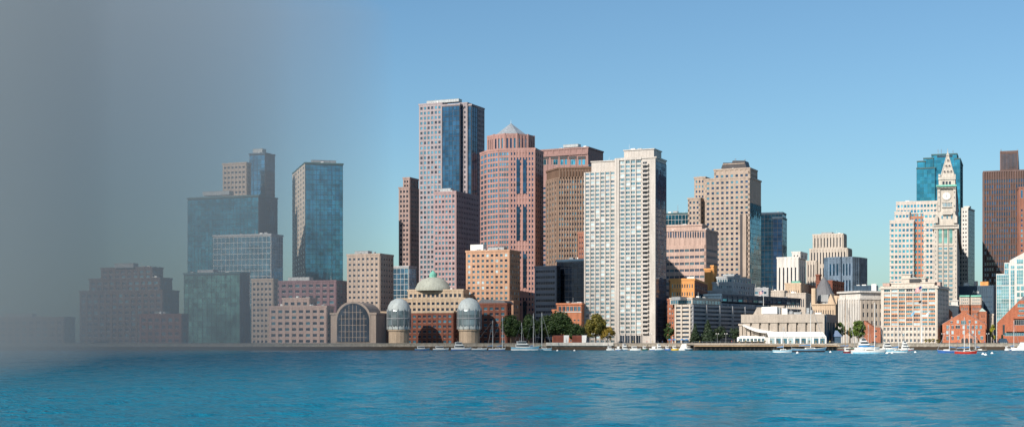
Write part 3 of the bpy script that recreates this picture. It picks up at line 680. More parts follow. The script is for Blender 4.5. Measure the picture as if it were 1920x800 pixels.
# --- garage and aquarium
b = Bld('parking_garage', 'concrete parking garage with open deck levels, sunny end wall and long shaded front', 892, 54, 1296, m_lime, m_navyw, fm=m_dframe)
fp = b.tier(1296, 1500, 572, side=1267, par=0, mi=1)  # navy core stands in for the darkness inside the open decks
z0, z1 = b.last[1], b.last[2]; A, Bq, Cq, D = fp
Wd = math.hypot(A[0] - D[0], A[1] - D[1])
gb = MB()
nl = 9
for k in range(nl):
    z = G + 3 + (z1 - G - 3) * k / (nl - 1)
    L = math.hypot(Bq[0] - A[0], Bq[1] - A[1])
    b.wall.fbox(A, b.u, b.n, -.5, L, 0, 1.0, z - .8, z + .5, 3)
    b.wall.fbox(D, (-b.b[0], -b.b[1]), (-b.u[0], -b.u[1]), 0, Wd + .5, 0, 1.0, z - .85, z + .55, 0)
for i in range(9):
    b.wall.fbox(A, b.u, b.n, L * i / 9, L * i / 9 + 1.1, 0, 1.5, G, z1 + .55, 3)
for a in (0.0, .42, 1.0):
    b.wall.fbox(D, (-b.b[0], -b.b[1]), (-b.u[0], -b.u[1]), (Wd - .8) * a, (Wd - .8) * a + 1.0, 1.0, 1.5, G, z1 + .6, 0)
b.mats.append(W('shaded_front_concrete', .30, .30, .31))  # greyer than the end wall: the long front's shade as colour
# set back top storey, concrete then glass
b.tier(1298, 1352, 561, 572, st=2, depth=16, par=.4, ff=dict(c=9, r=1, ww=.9, wh=.8, g=(('mid', 1),), pier=.2))
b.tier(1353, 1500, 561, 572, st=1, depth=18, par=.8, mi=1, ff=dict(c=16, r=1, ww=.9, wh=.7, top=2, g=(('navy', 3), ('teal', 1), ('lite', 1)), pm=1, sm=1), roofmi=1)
b.mech(1275, 1290, 556, 562, st=6); b.mech(1400, 1440, 556, 561, m=m_white, st=10); b.done()
b = Bld('brick_block', 'narrow orange brick building between the cream tower and garage end wall', 909, -10, 1270, m_brick)
b.tier(1252, 1270, 562, depth=9, ff=dict(c=3, r=9, ww=.42, wh=.45, g=(('mid', 2), ('lite', 1), ('dark', 1)), pier=.1)); b.mech(1262, 1275, 557, 562); b.done()

b = Bld('aquarium', 'blocky concrete aquarium hall with deep vertical recesses and a white wing roof', 872, -22, 1547, m_conc, m_navyw)
b.tier(1391, 1547, 589, side=1566, par=.3, ff=None)
fp = b.last[0]; A, Bq = fp[0], fp[1]; L = math.hypot(Bq[0] - A[0], Bq[1] - A[1]); zt = b.last[2]
zb = ZY(604, 872)
b.wall.fbox(A, b.u, b.n, .02, L - .02, 0, 2.2, zb, zt - .02, 0)
for i in range(9):
    x = L * (i + .18) / 9; b.wall.fbox(A, b.u, b.n, x, x + L / 9 * .78, 0, 1.6, G, zb, 0)
b.wall.fbox(A, b.u, b.n, L - 1.1, L - .03, 0, 2.2, G, zb, 0)
S = fp[2]; Ls = math.hypot(S[0] - Bq[0], S[1] - Bq[1]); b.wall.fbox(Bq, b.b, b.u, .05, Ls, 0, .8, zb, zt - .03, 1)  # navy on a concrete side: its shade is painted in
for i in range(4): b.wall.fbox(Bq, b.b, b.u, Ls * i / 4 + .3, Ls * (i + .7) / 4, 0, .6, G, zb, 1)
b.tier(1386, 1391.5, 609, depth=8, st=-1)
rf = MB(); b.profile([(1412, 589), (1420, 575.5), (1468, 575.5), (1476, 589)], 9, st=5, mb=rf); rf.build('roof_house', m_conc, b.root)
rf = MB(); b.profile([(1428, 588), (1428, 575), (1457, 574.6), (1457, 588)], 3, st=1.6, mb=rf); rf.build('roof_house', m_white, b.root)
for (x0, x1, yt) in ((1458, 1463, 577), (1466, 1476, 578), (1488, 1502, 585), (1512, 1517, 577), (1519, 1523, 581), (1528, 1540, 586), (1480, 1486, 583)):
    b.mech(x0, x1, yt, 589, st=4, depth=3, m=m_white if x0 in (1466, 1528) else m_metal)
wg = MB()      # swooping white wing roof
N = 12
for i in range(N):
    t0, t1 = i / N, (i + 1) / N
    f = lambda t: (1392 + 56 * t, 609 + 13.5 * t + 2.2 * math.sin(math.pi * t))
    (xa, ya), (xb, yb) = f(t0), f(t1); a, c = b.at(xa, -6), b.at(xb, -6)
    za, zc = ZY(ya, a[1]), ZY(yb, c[1]); h0, h1 = .35 + .9 * math.sin(math.pi * t0), .35 + .9 * math.sin(math.pi * t1)
    o = (-b.n[0] * 7, -b.n[1] * 7)
    wg.hexa([(a[0], a[1], za - h0), (c[0], c[1], zc - h1), (c[0] + o[0], c[1] + o[1], zc - h1 + 1), (a[0] + o[0], a[1] + o[1], za - h0 + 1),
             (a[0], a[1], za), (c[0], c[1], zc), (c[0] + o[0], c[1] + o[1], zc + 1), (a[0] + o[0], a[1] + o[1], za + 1)])
wg.build('wing_roof', m_white, b.root)
for x, y in ((1396, 612), (1410, 617), (1432, 622)):
    q = MB(); a = b.at(x, -4); q.tube((a[0], a[1], G), (a[0], a[1], ZY(y, a[1])), .3); q.build('column', m_conc, b.root)
fl = MB(); b.profile([(1382, 640), (1382, 632), (1390, 629), (1432, 630), (1436, 632), (1436, 640)], 6, st=-8, mb=fl); fl.build('entrance_kiosk', m_white, b.root)
for i in range(7): b.pwin(1386 + i * 7, 633.5, 1391 + i * 7, 639.5, 'mid', st=-8.1, mull=2)
b.done()
# white tent
t = empty('event_tent', (PX(1490, 862), 862, G)); tag(t, 'long white frame tent with window panels in front of the aquarium', 'tent')
q = MB(); x0, x1 = PX(1438, 860), PX(1546, 860)
zr, ze = ZY(622, 860), ZY(631.5, 860)
q.hexa([(x0, 855, ze), (x1, 855, ze), (x1 - 1, 861, zr), (x0, 861, zr), (x0, 855, ze + .2), (x1, 855, ze + .2), (x1 - 1, 861, zr + .2), (x0, 861, zr + .2)])
q.hexa([(x0, 861, zr), (x1 - 1, 861, zr), (x1, 867, ze), (x0, 867, ze), (x0, 861, zr + .2), (x1 - 1, 861, zr + .2), (x1, 867, ze + .2), (x0, 867, ze + .2)])
q.build('tent_roof', m_white, t)
q = MB()
for i in range(10):
    x = x0 + (x1 - x0 - .8) * i / 9; q.box(x, x + .9, 855.2, 856, G, ze)
q.box(x0, x1, 855.3, 855.9, ze - .7, ze - .02); q.box(x1 - .4, x1 - .02, 856.1, 867, G, ze - .03); q.poly([(x1 - .1, 855.2, ze - .01), (x1 - .1, 867, ze - .01), (x1 - 1.05, 861, zr)])
q.box(x0, x0 + .3, 856.1, 867, G, ze - .03); q.build('tent_wall', m_white, t)
for i in range(9):
    q = MB(); x = x0 + (x1 - x0 - .8) * i / 9; q.box(x + .95, x + (x1 - x0 - .8) / 9 - .05, 855.6, 855.8, G + .1, ze - .72); q.build('window', g_mid if i % 3 else g_lite, t)
# pier deck
b = MB(); x0, x1 = PX(1300, 850), PX(1568, 850)
b.box(x0, x1, 847, 881, 3.3, G + .06, 0); b.box(x0, x1, 846.4, 847, 2.5, 3.1, 1)
for i in range(34):
    x = x0 + (x1 - x0) * i / 33; b.tube((x, 847.8, -1), (x, 847.8, 3.3), .22, mi=2)
    b.box(x - .05, x + .05, 847.1, 847.2, G + .06, G + 1.1, 3)
b.box(x0, x1, 847.05, 847.25, G + 1.1, G + 1.2, 3)
b.box(x0 + .5, x1, 849.5, 850, -1, 3.0, 2)  # dark sheet standing in for the shade under the deck
o = tag(b.build('harbour_pier', [m_cap, W('pier_timber', .40, .27, .16), W('dark_pile_and_shade', .06, .05, .045), m_metal]), 'long timber pier deck on dark piles below the aquarium', 'pier')

# --- right hand group
b = Bld('glass_tower', 'teal glass tower with stepped top behind the clock tower', 1330, -20, 1797, m_tealw, fm=m_dframe)
m_tm = W('teal_mullion', .02, .12, .16, rough=.4); b.fm = m_tm
cu = lambda g_='teal', **k: dict(curtain=g_, cw=4.4, rh=4.6, top=.5, **k)
b.tier(1719, 1753, 315, depth=30, st=-2, ff=cu()); b.tier(1720, 1735, 303, 315, depth=25, st=0, ff=cu()); b.tier(1732, 1750, 297, depth=25, st=1.5, ff=cu()); b.tier(1747, 1794, 289, depth=25, st=3, ff=cu())
b.tier(1790, 1800, 298, side=1805, st=1, ff=cu(), sf=cu('blue'))
b.pwin(1757, 291.5, 1786, 295, 'dark', st=2.7); b.mast(1759, 279, 289, r=.25); b.mast(1765, 279, 289, r=.25); b.mast(1787, 281, 289, r=.2); b.done()
b = Bld('apartment_tower', 'stepped pale and rose banded tower with teal windows, left of the clock tower', 1170, -16, 1757, W('blush_precast', .53, .475, .43, noise=.06), W('terracotta_panel', .42, .20, .13))
tw = (('h2', 3), ('teal', 3), ('h1', 1), ('blue', 2)); ts = lambda **k: dict(dict(rh=4.3, ww=.66, wh=.54, g=tw, pier=.45, sp=.4, ml=.3, mr=.3), **k)
b.tier(1681, 1757, 378, 400, depth=20, st=4, ff=ts(c=12), mi=0); b.mats[0] = W('blush_precast', .53, .475, .43, noise=.06)
b.tier(1701, 1747, 395, depth=22, st=4.5, ff=ts(c=7, pm=1, sm=1), mi=1)
b.tier(1678, 1705, 398, side=None, depth=22, st=2, ff=ts(c=4)); b.tier(1732, 1757, 398, depth=20, st=3, ff=ts(c=3))
b.tier(1669, 1713, 414, depth=22, st=0, ff=ts(c=6)); b.tier(1735, 1757, 414, depth=20, st=1, ff=ts(c=3)); b.done()
b = Bld('apartment_tower', 'slim white tower with side shade painted as navy glass, right of the clock tower', 1330, -30, 1815, m_whites)
b.tier(1798, 1815, 391, side=1827, ff=dict(c=3, rh=3.9, ww=.5, wh=.45, g=(('dark', 1),)), sf=dict(curtain='navy', cw=3, rh=4)); b.tier(1808, 1817, 388, 391, depth=6, st=2); b.done()  # navy side glass paints in the shade on a white tower
b = Bld('skyscraper', 'dark bronze tower with irregular window slots and a smaller roof block', 1240, -20, 1950, m_dbrown, W('bronze_fin', .13, .08, .072, rough=.6), fm=m_dframe)
b.tier(1844, 1965, 318, depth=40, ff=dict(c=26, r=30, ww=.62, wh=.62, top=6, pier=.9, sp=.25, pm=1, g=(('navy', 3), ('dark', 2)), only=lambda i, j, c, r: (i * 7 + j * 13 + (i // 3) * j) % 5 > 0), roofmi=1)
b.tier(1876, 1908, 284, 318, side=1935, st=8, mi=0, ff=dict(c=12, r=1, ww=.6, wh=.9, pier=.5, pm=1, g=(('dark', 1),)), roofmi=1); b.mast(1877, 279, 286); b.mast(1908, 279, 286); b.done()
b = Bld('office_tower', 'narrow orange brick tower with blue top at the right edge of the photo', 1150, -15, 1930, m_tbrick)
b.tier(1911, 1940, 352, depth=18, ff=dict(c=4, rh=4, ww=.5, wh=.5, top=16, g=(('navy', 1), ('mid', 1)))); b.pwin(1913, 356, 1928, 371, 'blue', st=-.2, mull=3); b.done()
b = Bld('office_block', 'wide dark navy office block with a small lit sign, behind green corniced brick building', 1090, -28, 1862, m_navyw, fm=m_dframe)
b.tier(1798, 1862, 537, side=1872, ff=dict(c=16, r=10, ww=.4, wh=.35, g=(('navy', 2), ('dark', 3)), top=6)); b.mech(1838, 1853, 528, 537, m=m_ochre, st=1); b.mech(1807, 1814, 530, 537, m=m_white, st=1); b.mech(1826, 1831, 527, 537, st=1)
fc = bpy.data.curves.new('sign_lettering', 'FONT'); fc.body = 'Avis'; fc.size = 2.9; fc.extrude = .15; fc.materials.append(m_white)
tmp = bpy.data.objects.new('sign_lettering', fc); COL.objects.link(tmp)
tm = bpy.data.meshes.new_from_object(tmp.evaluated_get(bpy.context.evaluated_depsgraph_get())); bpy.data.objects.remove(tmp)
to = bpy.data.objects.new('sign_lettering', tm); COL.objects.link(to); a = b.at(1823.5, -.7); to.parent = b.root
to.location = (a[0] - b.root.location.x, a[1] - b.root.location.y, ZY(549.3, a[1]) - G); to.rotation_euler = (rad(90), 0, rad(-28)); b.done()
b = Bld('brick_block', 'red brick block with stone top storeys and green copper cornice', 985, -19, 1840, m_brick, m_lime)
for (xa, xb, sd_) in ((1800, 1817, None), (1821, 1839, 1850)):
    b.tier(xa, xb, 571, side=sd_, depth=16 if sd_ is None else None, ff=dict(c=4, r=7, ww=.42, wh=.5, g=(('mid', 2), ('sky', 1)), pier=.12), par=0)
    b.tier(xa, xb, 556, 571, side=sd_, depth=16 if sd_ is None else None, st=-.3, ff=dict(c=4, r=2, ww=.42, wh=.5, g=(('mid', 1),), pm=1, sm=1), mi=1, par=0)
    cm = MB(); A_, B_ = b.at(xa - .7, -1.3), b.at(xb + .7, -1.3); L = math.hypot(B_[0] - A_[0], B_[1] - A_[1]); cm.fbox(A_, b.u, b.n, 0, L, -17, 0, ZY(556, A_[1]), ZY(553, A_[1])); cm.build('cornice', m_copper, b.root)
b.tier(1816, 1822, 560, st=5, depth=8); b.done()
# small hipped copper roof
b = Bld('brick_house', 'small brick house with a pale green hipped roof beside the gabled warehouse', 935, -16, 1849, m_brick)
b.tier(1837, 1849, 584, side=1853, ff=dict(c=3, r=5, ww=.3), par=.2); q = MB(); fp = b.last[0]; z = b.last[2]; cx = sum(p[0] for p in fp) / 4; cy = sum(p[1] for p in fp) / 4
for i in range(4): q.poly([(*fp[i], z + .25), (*fp[(i + 1) % 4], z + .25), (cx, cy, z + 3)])
q.build('hipped_roof', W('pale_copper2', .50, .62, .55), b.root); b.done()
b = Bld('warehouse', 'tall pale plaster wall building at the foot of the clock tower', 960, -16, 1797, m_whites)
b.tier(1777, 1797, 573, side=1801, ff=None, par=.3); b.tier(1783, 1796, 563, 573, depth=8, st=3, par=.3)
q = MB(); b.profile([(1768, 594), (1776, 575), (1786, 585), (1786, 640), (1768, 640)], 20, st=-12, mb=q); q.build('gable_wing', m_brick, b.root); b.done()
b = Bld('brick_house', 'narrow pale stone house front lit between dark buildings near the yellow tree', 1000, -12, 1862, m_lime)
b.tier(1856, 1862, 590, side=1865, ff=dict(c=2, r=6, ww=.4)); b.done()

# clock tower
b = Bld('clock_tower', 'cream stone clock tower with a tall pyramid spire and green balcony band', 1065, -18, 1793, W('tower_stone', .48, .435, .38, noise=.1), m_copper, fm=m_frame)
b.tier(1753, 1793, 425, side=1800, ff=None, par=0)
b.pbox(1751.4, 1758.5, 425, 641, 0, 1.1); b.pbox(1789.8, 1794.4, 425, 641, 0, 1.1)
for x in (1767.5, 1777.5): b.pbox(x - .9, x + .9, 428, 641, 0, .8)
b.pbox(1757, 1790, 425, 428.5, 0, .95)
for x in (1763, 1773, 1783):
    b.pwin(x - 2.8, 429.5, x + 2.8, 456, 'grn', mull=2)
    b.pbox(x - 4, x + 4, 457, 460, 0, .6)
    for j in range(19):
        y = 463.5 + 8.6 * j
        b.pwin(x - 3.0, y, x + 3.0, y + 4.6, 'mid', mull=2); b.pbox(x - 3.8, x + 3.8, y + 5.2, y + 7.6, 0, .35)
for x in (1754.5, 1792):
    for j in range(22): b.pwin(x - .6, 434 + 8.6 * j, x + .6, 437 + 8.6 * j, 'dark', st=-1.1)
b.parapet(b.last[0], b.last[2], 1.6, 0, out=1.9, drop=1.4)
b.pbox(1750.5, 1795, 422, 423.5, 2.2, 2.8)
b.tier(1754.5, 1792.5, 402, 424.5, side=1799, st=1.5, par=0)
b.tier(1757, 1791, 396, 402, side=1797, st=2.5, par=0)
b.pbox(1752.5, 1758.5, 405, 418, -.8, 1.4); b.pbox(1788, 1794.6, 405, 418, -.8, 1.4)
b.profile([(1768, 397.5), (1776, 391), (1784, 397.5)], 2, st=-.6); b.pbox(1767, 1785, 397.5, 402, -1, .4)
for x in (1766.5, 1776, 1784.5): b.pwin(x - 1.4, 404, x + 1.4, 410, 'mid', st=1.4)
b.tier(1758, 1791.5, 352, 396, side=1797, st=3, par=0)
b.pbox(1757.6, 1763, 352, 396, 0, .9, st=3); b.pbox(1787.2, 1791.9, 352, 396, 0, .9, st=3)
for i in range(6): b.pbox(1768 + i * 2.7, 1769.2 + i * 2.7, 380, 387.5, 0, .7, st=3)
b.pwin(1767.5, 380, 1784, 387.5, 'mid', st=2.9); b.pbox(1766, 1785, 387.5, 389, 0, .9, st=3); b.pbox(1766, 1785, 378.6, 380, 0, .8, st=3)
for y in (360, 370, 386):
    for x in (1760.6, 1789.6): b.pwin(x - .8, y - 1.2, x + .8, y + 1.2, 'dark', st=2)
# clock
a = b.at(1774.8, 3); zc = ZY(367.5, a[1]); ck = MB(); nn = Vector((b.n[0], b.n[1], 0)); uu = Vector((b.u[0], b.u[1], 0)); cp = Vector((a[0], a[1], zc))
ck.tube(cp, cp + nn * .5, 3.3, 3.3, 28, 0); ck.tube(cp + nn * .5, cp + nn * .62, 2.7, 2.7, 28, 1)
co = ck.build('clock_face', [b.mats[0], m_white], b.root)
hd = MB(); hd.tube(cp + nn * .75, cp + nn * .75 + uu * .25 + Vector((0, 0, 2.3)), .14, .08); hd.tube(cp + nn * .75, cp + nn * .75 - uu * .7 - Vector((0, 0, 1.4)), .18, .1)
for i in range(12):
    t_ = math.pi * i / 6; q = cp + nn * .66 + uu * (2.2 * math.sin(t_)) + Vector((0, 0, 2.2 * math.cos(t_))); q2 = cp + nn * .66 + uu * (2.6 * math.sin(t_)) + Vector((0, 0, 2.6 * math.cos(t_))); hd.tube(q, q2, .1)
hd.build('clock_hand', m_dframe, b.root)
b.tier(1757, 1792.5, 348.5, 352, side=1798, st=1.4, par=0)
q = MB(); A_, B_ = b.at(1755.4, 0), b.at(1793.6, 0); L = math.hypot(B_[0] - A_[0], B_[1] - A_[1]); q.fbox(A_, b.u, b.n, 0, L, -15.5, 0, ZY(350.2, A_[1]), ZY(346.8, A_[1])); q.build('balcony', m_copper, b.root)
for i in range(14): b.pbox(1757 + i * 2.6, 1758.2 + i * 2.6, 351, 353.5, 0, 2.2, st=3)
b.tier(1760, 1791, 333, 348, side=1796, st=3.4, par=0)
for x in (1769, 1775, 1781): b.pwin(x - 1.9, 339.8, x + 1.9, 346, 'dark', st=3.3)
b.tier(1759.2, 1791.8, 331, 336, side=1797, st=2.8, par=0)
b.pbox(1759.4, 1763, 326.5, 331, -2, 0, st=3); b.pbox(1788.6, 1792, 326.5, 331, -2, 0, st=3)
A_, B_ = b.at(1763.6, 4), b.at(1789.8, 4); L = math.hypot(B_[0] - A_[0], B_[1] - A_[1]); zb = ZY(331, 1065); zt = ZY(289, 1065); v = b.b; u = b.u
base = [A_, B_, (B_[0] + v[0] * L, B_[1] + v[1] * L), (A_[0] + v[0] * L, A_[1] + v[1] * L)]
cx = sum(p[0] for p in base) / 4; cy = sum(p[1] for p in base) / 4
sp_ = MB(); sc_ = lambda k: [(cx + (p[0] - cx) * k, cy + (p[1] - cy) * k) for p in base]
sp_.prism(base, zb, zt, pts1=sc_(.13)); 
for i in range(4): p_ = base[i]; q_ = sc_(.13)[i]; sp_.tube((p_[0], p_[1], zb), (q_[0], q_[1], zt), .55, .3, 5)
sp_.prism(sc_(.22), zt, zt + 1.0); sp_.prism(sc_(.16), zt + 1.0, zt + 3.2, pts1=sc_(.04)); sp_.tube((cx, cy, zt + 3), (cx, cy, zt + 5.8), .3, .06)
sp_.build('spire', b.mats[0], b.root)
for (px, py) in ((1777.5, 298), (1774.4, 308.5), (1780, 308.5), (1771.5, 319.5), (1777.3, 319.5), (1783, 319.5)):
    k = 1 - .87 * (331 - py) / 42.0; f0 = (cx - (b.n[0] * -1) * 0, cy)
    z = ZY(py, 1065); mid = Vector((cx, cy, z)) + Vector((b.n[0], b.n[1], 0)) * (L / 2 * k) ; off = (K(px) * mid.y - mid.x)
    p = mid + Vector((b.u[0], b.u[1], 0)) * (off / b.u[0]); q = MB(); q.tube(p - nn * .8, p + nn * .7, 1.0, 1.0, 10, 0); q.tube(p + nn * .7, p + nn * .76, .65, .65, 10, 1); q.build('dormer', [b.mats[0], m_dframe], b.root)
b.done()

# cream and orange block
b = Bld('office_block', 'cream waterfront office block with orange spandrels behind the flagpole', 912, -28, 1757, m_whites, m_orange, fm=m_white)
b.mats[0] = W('cream_limestone', .54, .485, .42, noise=.08)
og = (('h2', 4), ('lite', 3), ('h1', 2), ('dark', 2))
b.tier(1652, 1757, 536, side=1778, par=.5, ff=None)
fp = b.last[0]; z1 = b.last[2]; A_, B_ = fp[0], fp[1]; zo = ZY(611, 920); zt = ZY(548, 915)
b.facade(A_, B_, zo, zt, c=7, r=8, ww=.84, wh=.60, pier=.6, sp=.2, sm=1, g=og, mull=4, ml=1.6, mr=.8, top=0, corner=True, wtop=.5)
b.facade(A_, B_, G, zo, c=14, r=3, ww=.55, wh=.55, pier=.55, sp=.4, g=(('dark', 3), ('mid', 1)), mull=2, ml=1.2, mr=.6, top=0)
b.facade(A_, B_, zt, z1, c=7, r=1, ww=.8, wh=.55, pier=.55, sp=.5, g=og, mull=3, ml=1.6, mr=.8, top=.6)
b.facade(fp[1], fp[2], G, z1, c=7, r=12, ww=.55, wh=.5, pier=.4, sp=.2, g=(('navy', 1), ('dark', 1)), top=1)
b.parapet(fp, z1 - 1, .5, 0, out=1.2)
b.tier(1671, 1752, 529, 536, st=6, depth=10, par=.4); b.tier(1691, 1735, 521, 529, st=8, depth=8, par=.3); b.tier(1691, 1707, 514, 521, st=9, depth=6, par=.3)
b.mats[2] = m_rose; b.mech(1655, 1668, 531, 536, m=m_rose); b.mech(1705, 1725, 523, 529, st=5, m=m_dframe, depth=2); b.mech(1757, 1763, 529, 540, m=m_rose); b.done()

# gabled brick warehouse
b = Bld('gabled_warehouse', 'orange brick gabled warehouse with small windows and an arched porch', 893, -17, 1848, W('bright_brick', .40, .14, .075, noise=.14, fine=.25), m_slate)
b.profile([(1767, 642), (1767, 607), (1801, 587.5), (1803, 583), (1811, 583), (1813, 587.5), (1848, 607), (1848, 642)], 38)
rf = MB()
for (p1, p2) in (((1765.5, 608.6), (1802, 587)), ((1812, 587), (1849.5, 608.6))):
    b.profile([p1, p2, (p2[0], p2[1] - 1.6), (p1[0], p1[1] - 1.6)], 38.5, st=.35, mb=rf)
rf.build('roof', m_slate, b.root)
cm = MB(); b.profile([(1826, 600), (1826, 589), (1830, 589), (1830, 601)], 3, st=4, mb=cm); cm.build('chimney', b.mats[0], b.root)
cm = MB(); b.profile([(1783, 600), (1783, 593), (1786, 593), (1786, 599)], 3, st=4, mb=cm); cm.build('chimney', b.mats[0], b.root)
for (x, y, w_, h_) in [(1784, 603.5, 4, 4), (1796, 603, 4, 5), (1818, 603, 4, 5), (1830, 603.5, 4, 4), (1776.5, 613, 4, 6), (1786, 613, 4, 6), (1796, 612.5, 8, 6), (1807, 613, 4, 6), (1815, 613, 4, 6), (1824, 613, 4, 6), (1831, 613, 4, 6), (1839, 613, 4, 6), (1776.5, 623, 4, 6), (1786, 623, 4, 6), (1807, 623, 4, 6), (1824, 622, 4, 5), (1836, 623, 4, 6), (1776.5, 633.5, 4, 6.5), (1786, 633.5, 4, 6.5), (1797, 633, 4.5, 6), (1841, 633, 5, 6)]:
    b.pwin(x - w_ / 2, y - h_ / 2, x + w_ / 2, y + h_ / 2, R.choice(['mid', 'dark', 'mid', 'lite']), mull=2)
    b.pbox(x - w_ / 2 - .5, x + w_ / 2 + .5, y - h_ / 2 - .9, y - h_ / 2 - .2, 0, .12, 3)
b.mats.append(m_lime); b.pwin(1802, 600.5, 1811, 607.5, 'mid', mull=3)
pr = MB(); b.profile([(1799, 642), (1799, 637), (1816, 622.5), (1833, 636), (1833, 642)], 8, st=-8, mb=pr); pr.build('porch', W('porch_brick', .50, .22, .13), b.root)
for (x, w_) in ((1805, 5), (1812.5, 5.5), (1820.5, 5.5), (1827.5, 4)):
    q = MB(); b.profile([(x - w_ / 2, 642), (x - w_ / 2, 636)] + [(x - w_ / 2 * math.cos(a), 636 - w_ / 2 * math.sin(a)) for a in (.5, 1.1, 1.57, 2.04, 2.6)] + [(x + w_ / 2, 636), (x + w_ / 2, 642)], .2, st=-8.22, mb=q); q.build('archway', m_dframe, b.root)
q = MB(); b.profile([(1815, 621.8), (1816, 620.8), (1834.5, 635.6), (1834, 637.2)], 9, st=-8.5, mb=q); q.build('porch_roof', m_slate, b.root)
b.done()
# right edge: glass stepped building and brick slope building
b = Bld('glass_block', 'pale blue glass building with white framed stepped sloping top at right edge', 985, -21, 1960, m_whites, fm=m_white)
gw, mm = b.glassw.setdefault('sky', (MB(), MB()))
out = [(1868, 641), (1868, 513), (1883, 513), (1883, 492), (1893, 492), (1893, 488), (1935, 465), (1975, 488), (1975, 641)]
b.profile(out, 25, mi=0)
def gpan(x0, x1, y0, y1):
    b.pbox(x0, x1, y0, y1, 0, .15, mb=gw)
    w_ = x1 - x0
    for i in range(1, max(1, int(w_ / 3.2))): xx = x0 + w_ * i / max(1, int(w_ / 3.2)); b.pbox(xx - .15, xx + .15, y0, y1, .15, .25, mb=mm)
    h_ = y1 - y0
    for i in range(1, max(1, int(h_ / 6))): yy = y0 + h_ * i / max(1, int(h_ / 6)); b.pbox(x0, x1, yy - .2, yy + .2, .15, .27, mb=mm)
gpan(1869, 1891.5, 536, 640); gpan(1869, 1891.5, 515, 534); gpan(1884, 1891, 494, 503); gpan(1884, 1891, 505, 513.5)
gpan(1895, 1902, 506, 534); gpan(1895, 1902, 536, 640); gpan(1906.5, 1918, 486, 494); gpan(1906.5, 1918, 498, 503); gpan(1906.5, 1918, 506, 532); gpan(1895, 1902, 498, 503)
for k in range(9): gpan(1906.5, 1912, 536 + 12 * k, 544 + 12 * k); gpan(1914, 1919.5, 536 + 12 * k, 544 + 12 * k)
for k in range(14): gpan(1921 + (k % 2) * 10, 1929 + (k % 2) * 10, 500 + 18 * (k // 2), 513 + 18 * (k // 2))
b.done()
b = Bld('brick_block', 'orange brick building with a long sloping left shoulder at the right edge', 915, -20, 1990, W('rust_brick', .36, .12, .065, noise=.12, fine=.2), m_slate)
b.profile([(1870, 642), (1870, 604), (1911, 563), (1990, 563), (1990, 642)], 30)
q = MB(); b.profile([(1910, 564), (1925, 549), (1990, 549), (1990, 564)], 25, st=2, mb=q); q.build('roof', m_slate, b.root)
for (x0, y0, x1, y1, g_) in ((1908, 569, 1988, 575, 'mid'), (1910, 580, 1988, 584, 'mid'), (1908, 589, 1988, 592, 'mid'), (1902, 599, 1988, 609, 'dark'), (1884, 623, 1988, 629, 'mid'), (1880, 608, 1884, 628, 'dark')): b.pwin(x0, y0, x1, y1, g_, mull=max(1, int((x1 - x0) / 4)))
b.pbox(1900, 1990, 594, 597, 0, 1.2); b.pbox(1886, 1990, 611, 621, 0, 1.6); b.pbox(1884, 1990, 631, 642, 0, .8)
b.done()
b = Bld('harbour_kiosk', 'small dark blue shed with white trim on the wharf at lower right', 884, -8, 1889, m_navyw, m_white)
b.tier(1874, 1889, 640, depth=4, par=.1); b.profile([(1873, 640), (1876, 634), (1887, 634), (1890, 640)], 4.4, st=-.2)
for i in range(4): b.pwin(1875.5 + i * 3.4, 641, 1878 + i * 3.4, 642.6, 'lite')
b.done()
b = Bld('ticket_booth', 'small blue roofed booth on the wharf right of the aquarium', 880, -10, 1578, m_navyw, W('blue_canvas', .16, .22, .34))
b.tier(1563, 1577, 630, depth=8, par=0); b.profile([(1561, 630.5), (1566, 619), (1570, 619), (1580, 630.5)], 9, st=-.5, mi=1); b.done()
b = Bld('brick_house', 'low brick house with sloping roof between trees and the cream office block', 925, -20, 1651, m_brick)
b.profile([(1620, 642), (1620, 600), (1638, 613), (1651, 613), (1651, 642)], 16); b.pwin(1640, 618, 1644, 622, 'dark'); b.pwin(1640, 628, 1644, 632, 'dark'); b.done()
b = Bld('brick_house', 'dark brick wall building behind the marina trees beside the cream tower', 940, -14, 1262, m_dbrick)
b.tier(1246, 1262, 600, depth=10, ff=dict(c=3, r=4, ww=.4)); b.done()

# ------------------------------------------------------------------ trees
def leafmat(name, col):
    m = bpy.data.materials.new(name); m.use_nodes = True; t = m.node_tree; p = t.nodes['Principled BSDF']; p.inputs['Roughness'].default_value = .65
    geo = t.nodes.new('ShaderNodeNewGeometry'); n = t.nodes.new('ShaderNodeTexNoise'); n.inputs['Scale'].default_value = .55; n.inputs['Detail'].default_value = 3
    t.links.new(geo.outputs['Position'], n.inputs['Vector']); r = t.nodes.new('ShaderNodeValToRGB'); t.links.new(n.outputs['Fac'], r.inputs[0])
    r.color_ramp.elements[0].position = .32; r.color_ramp.elements[1].position = .7
    r.color_ramp.elements[0].color = (col[0] * .5, col[1] * .55, col[2] * .6, 1); r.color_ramp.elements[1].color = (col[0] * 1.5, col[1] * 1.35, col[2] * 1.1, 1)
    t.links.new(r.outputs[0], p.inputs['Base Color']); return m
L_dark = leafmat('dark_green_leaves', (.035, .070, .016)); L_green = leafmat('green_leaves', (.085, .14, .022))
L_olive = leafmat('olive_leaves', (.17, .15, .025)); L_gold = leafmat('golden_leaves', (.27, .19, .025)); L_deep = leafmat('deep_green_leaves', (.022, .045, .02))
m_bark = mat('tree_bark', (.13, .10, .07), .95, .2)
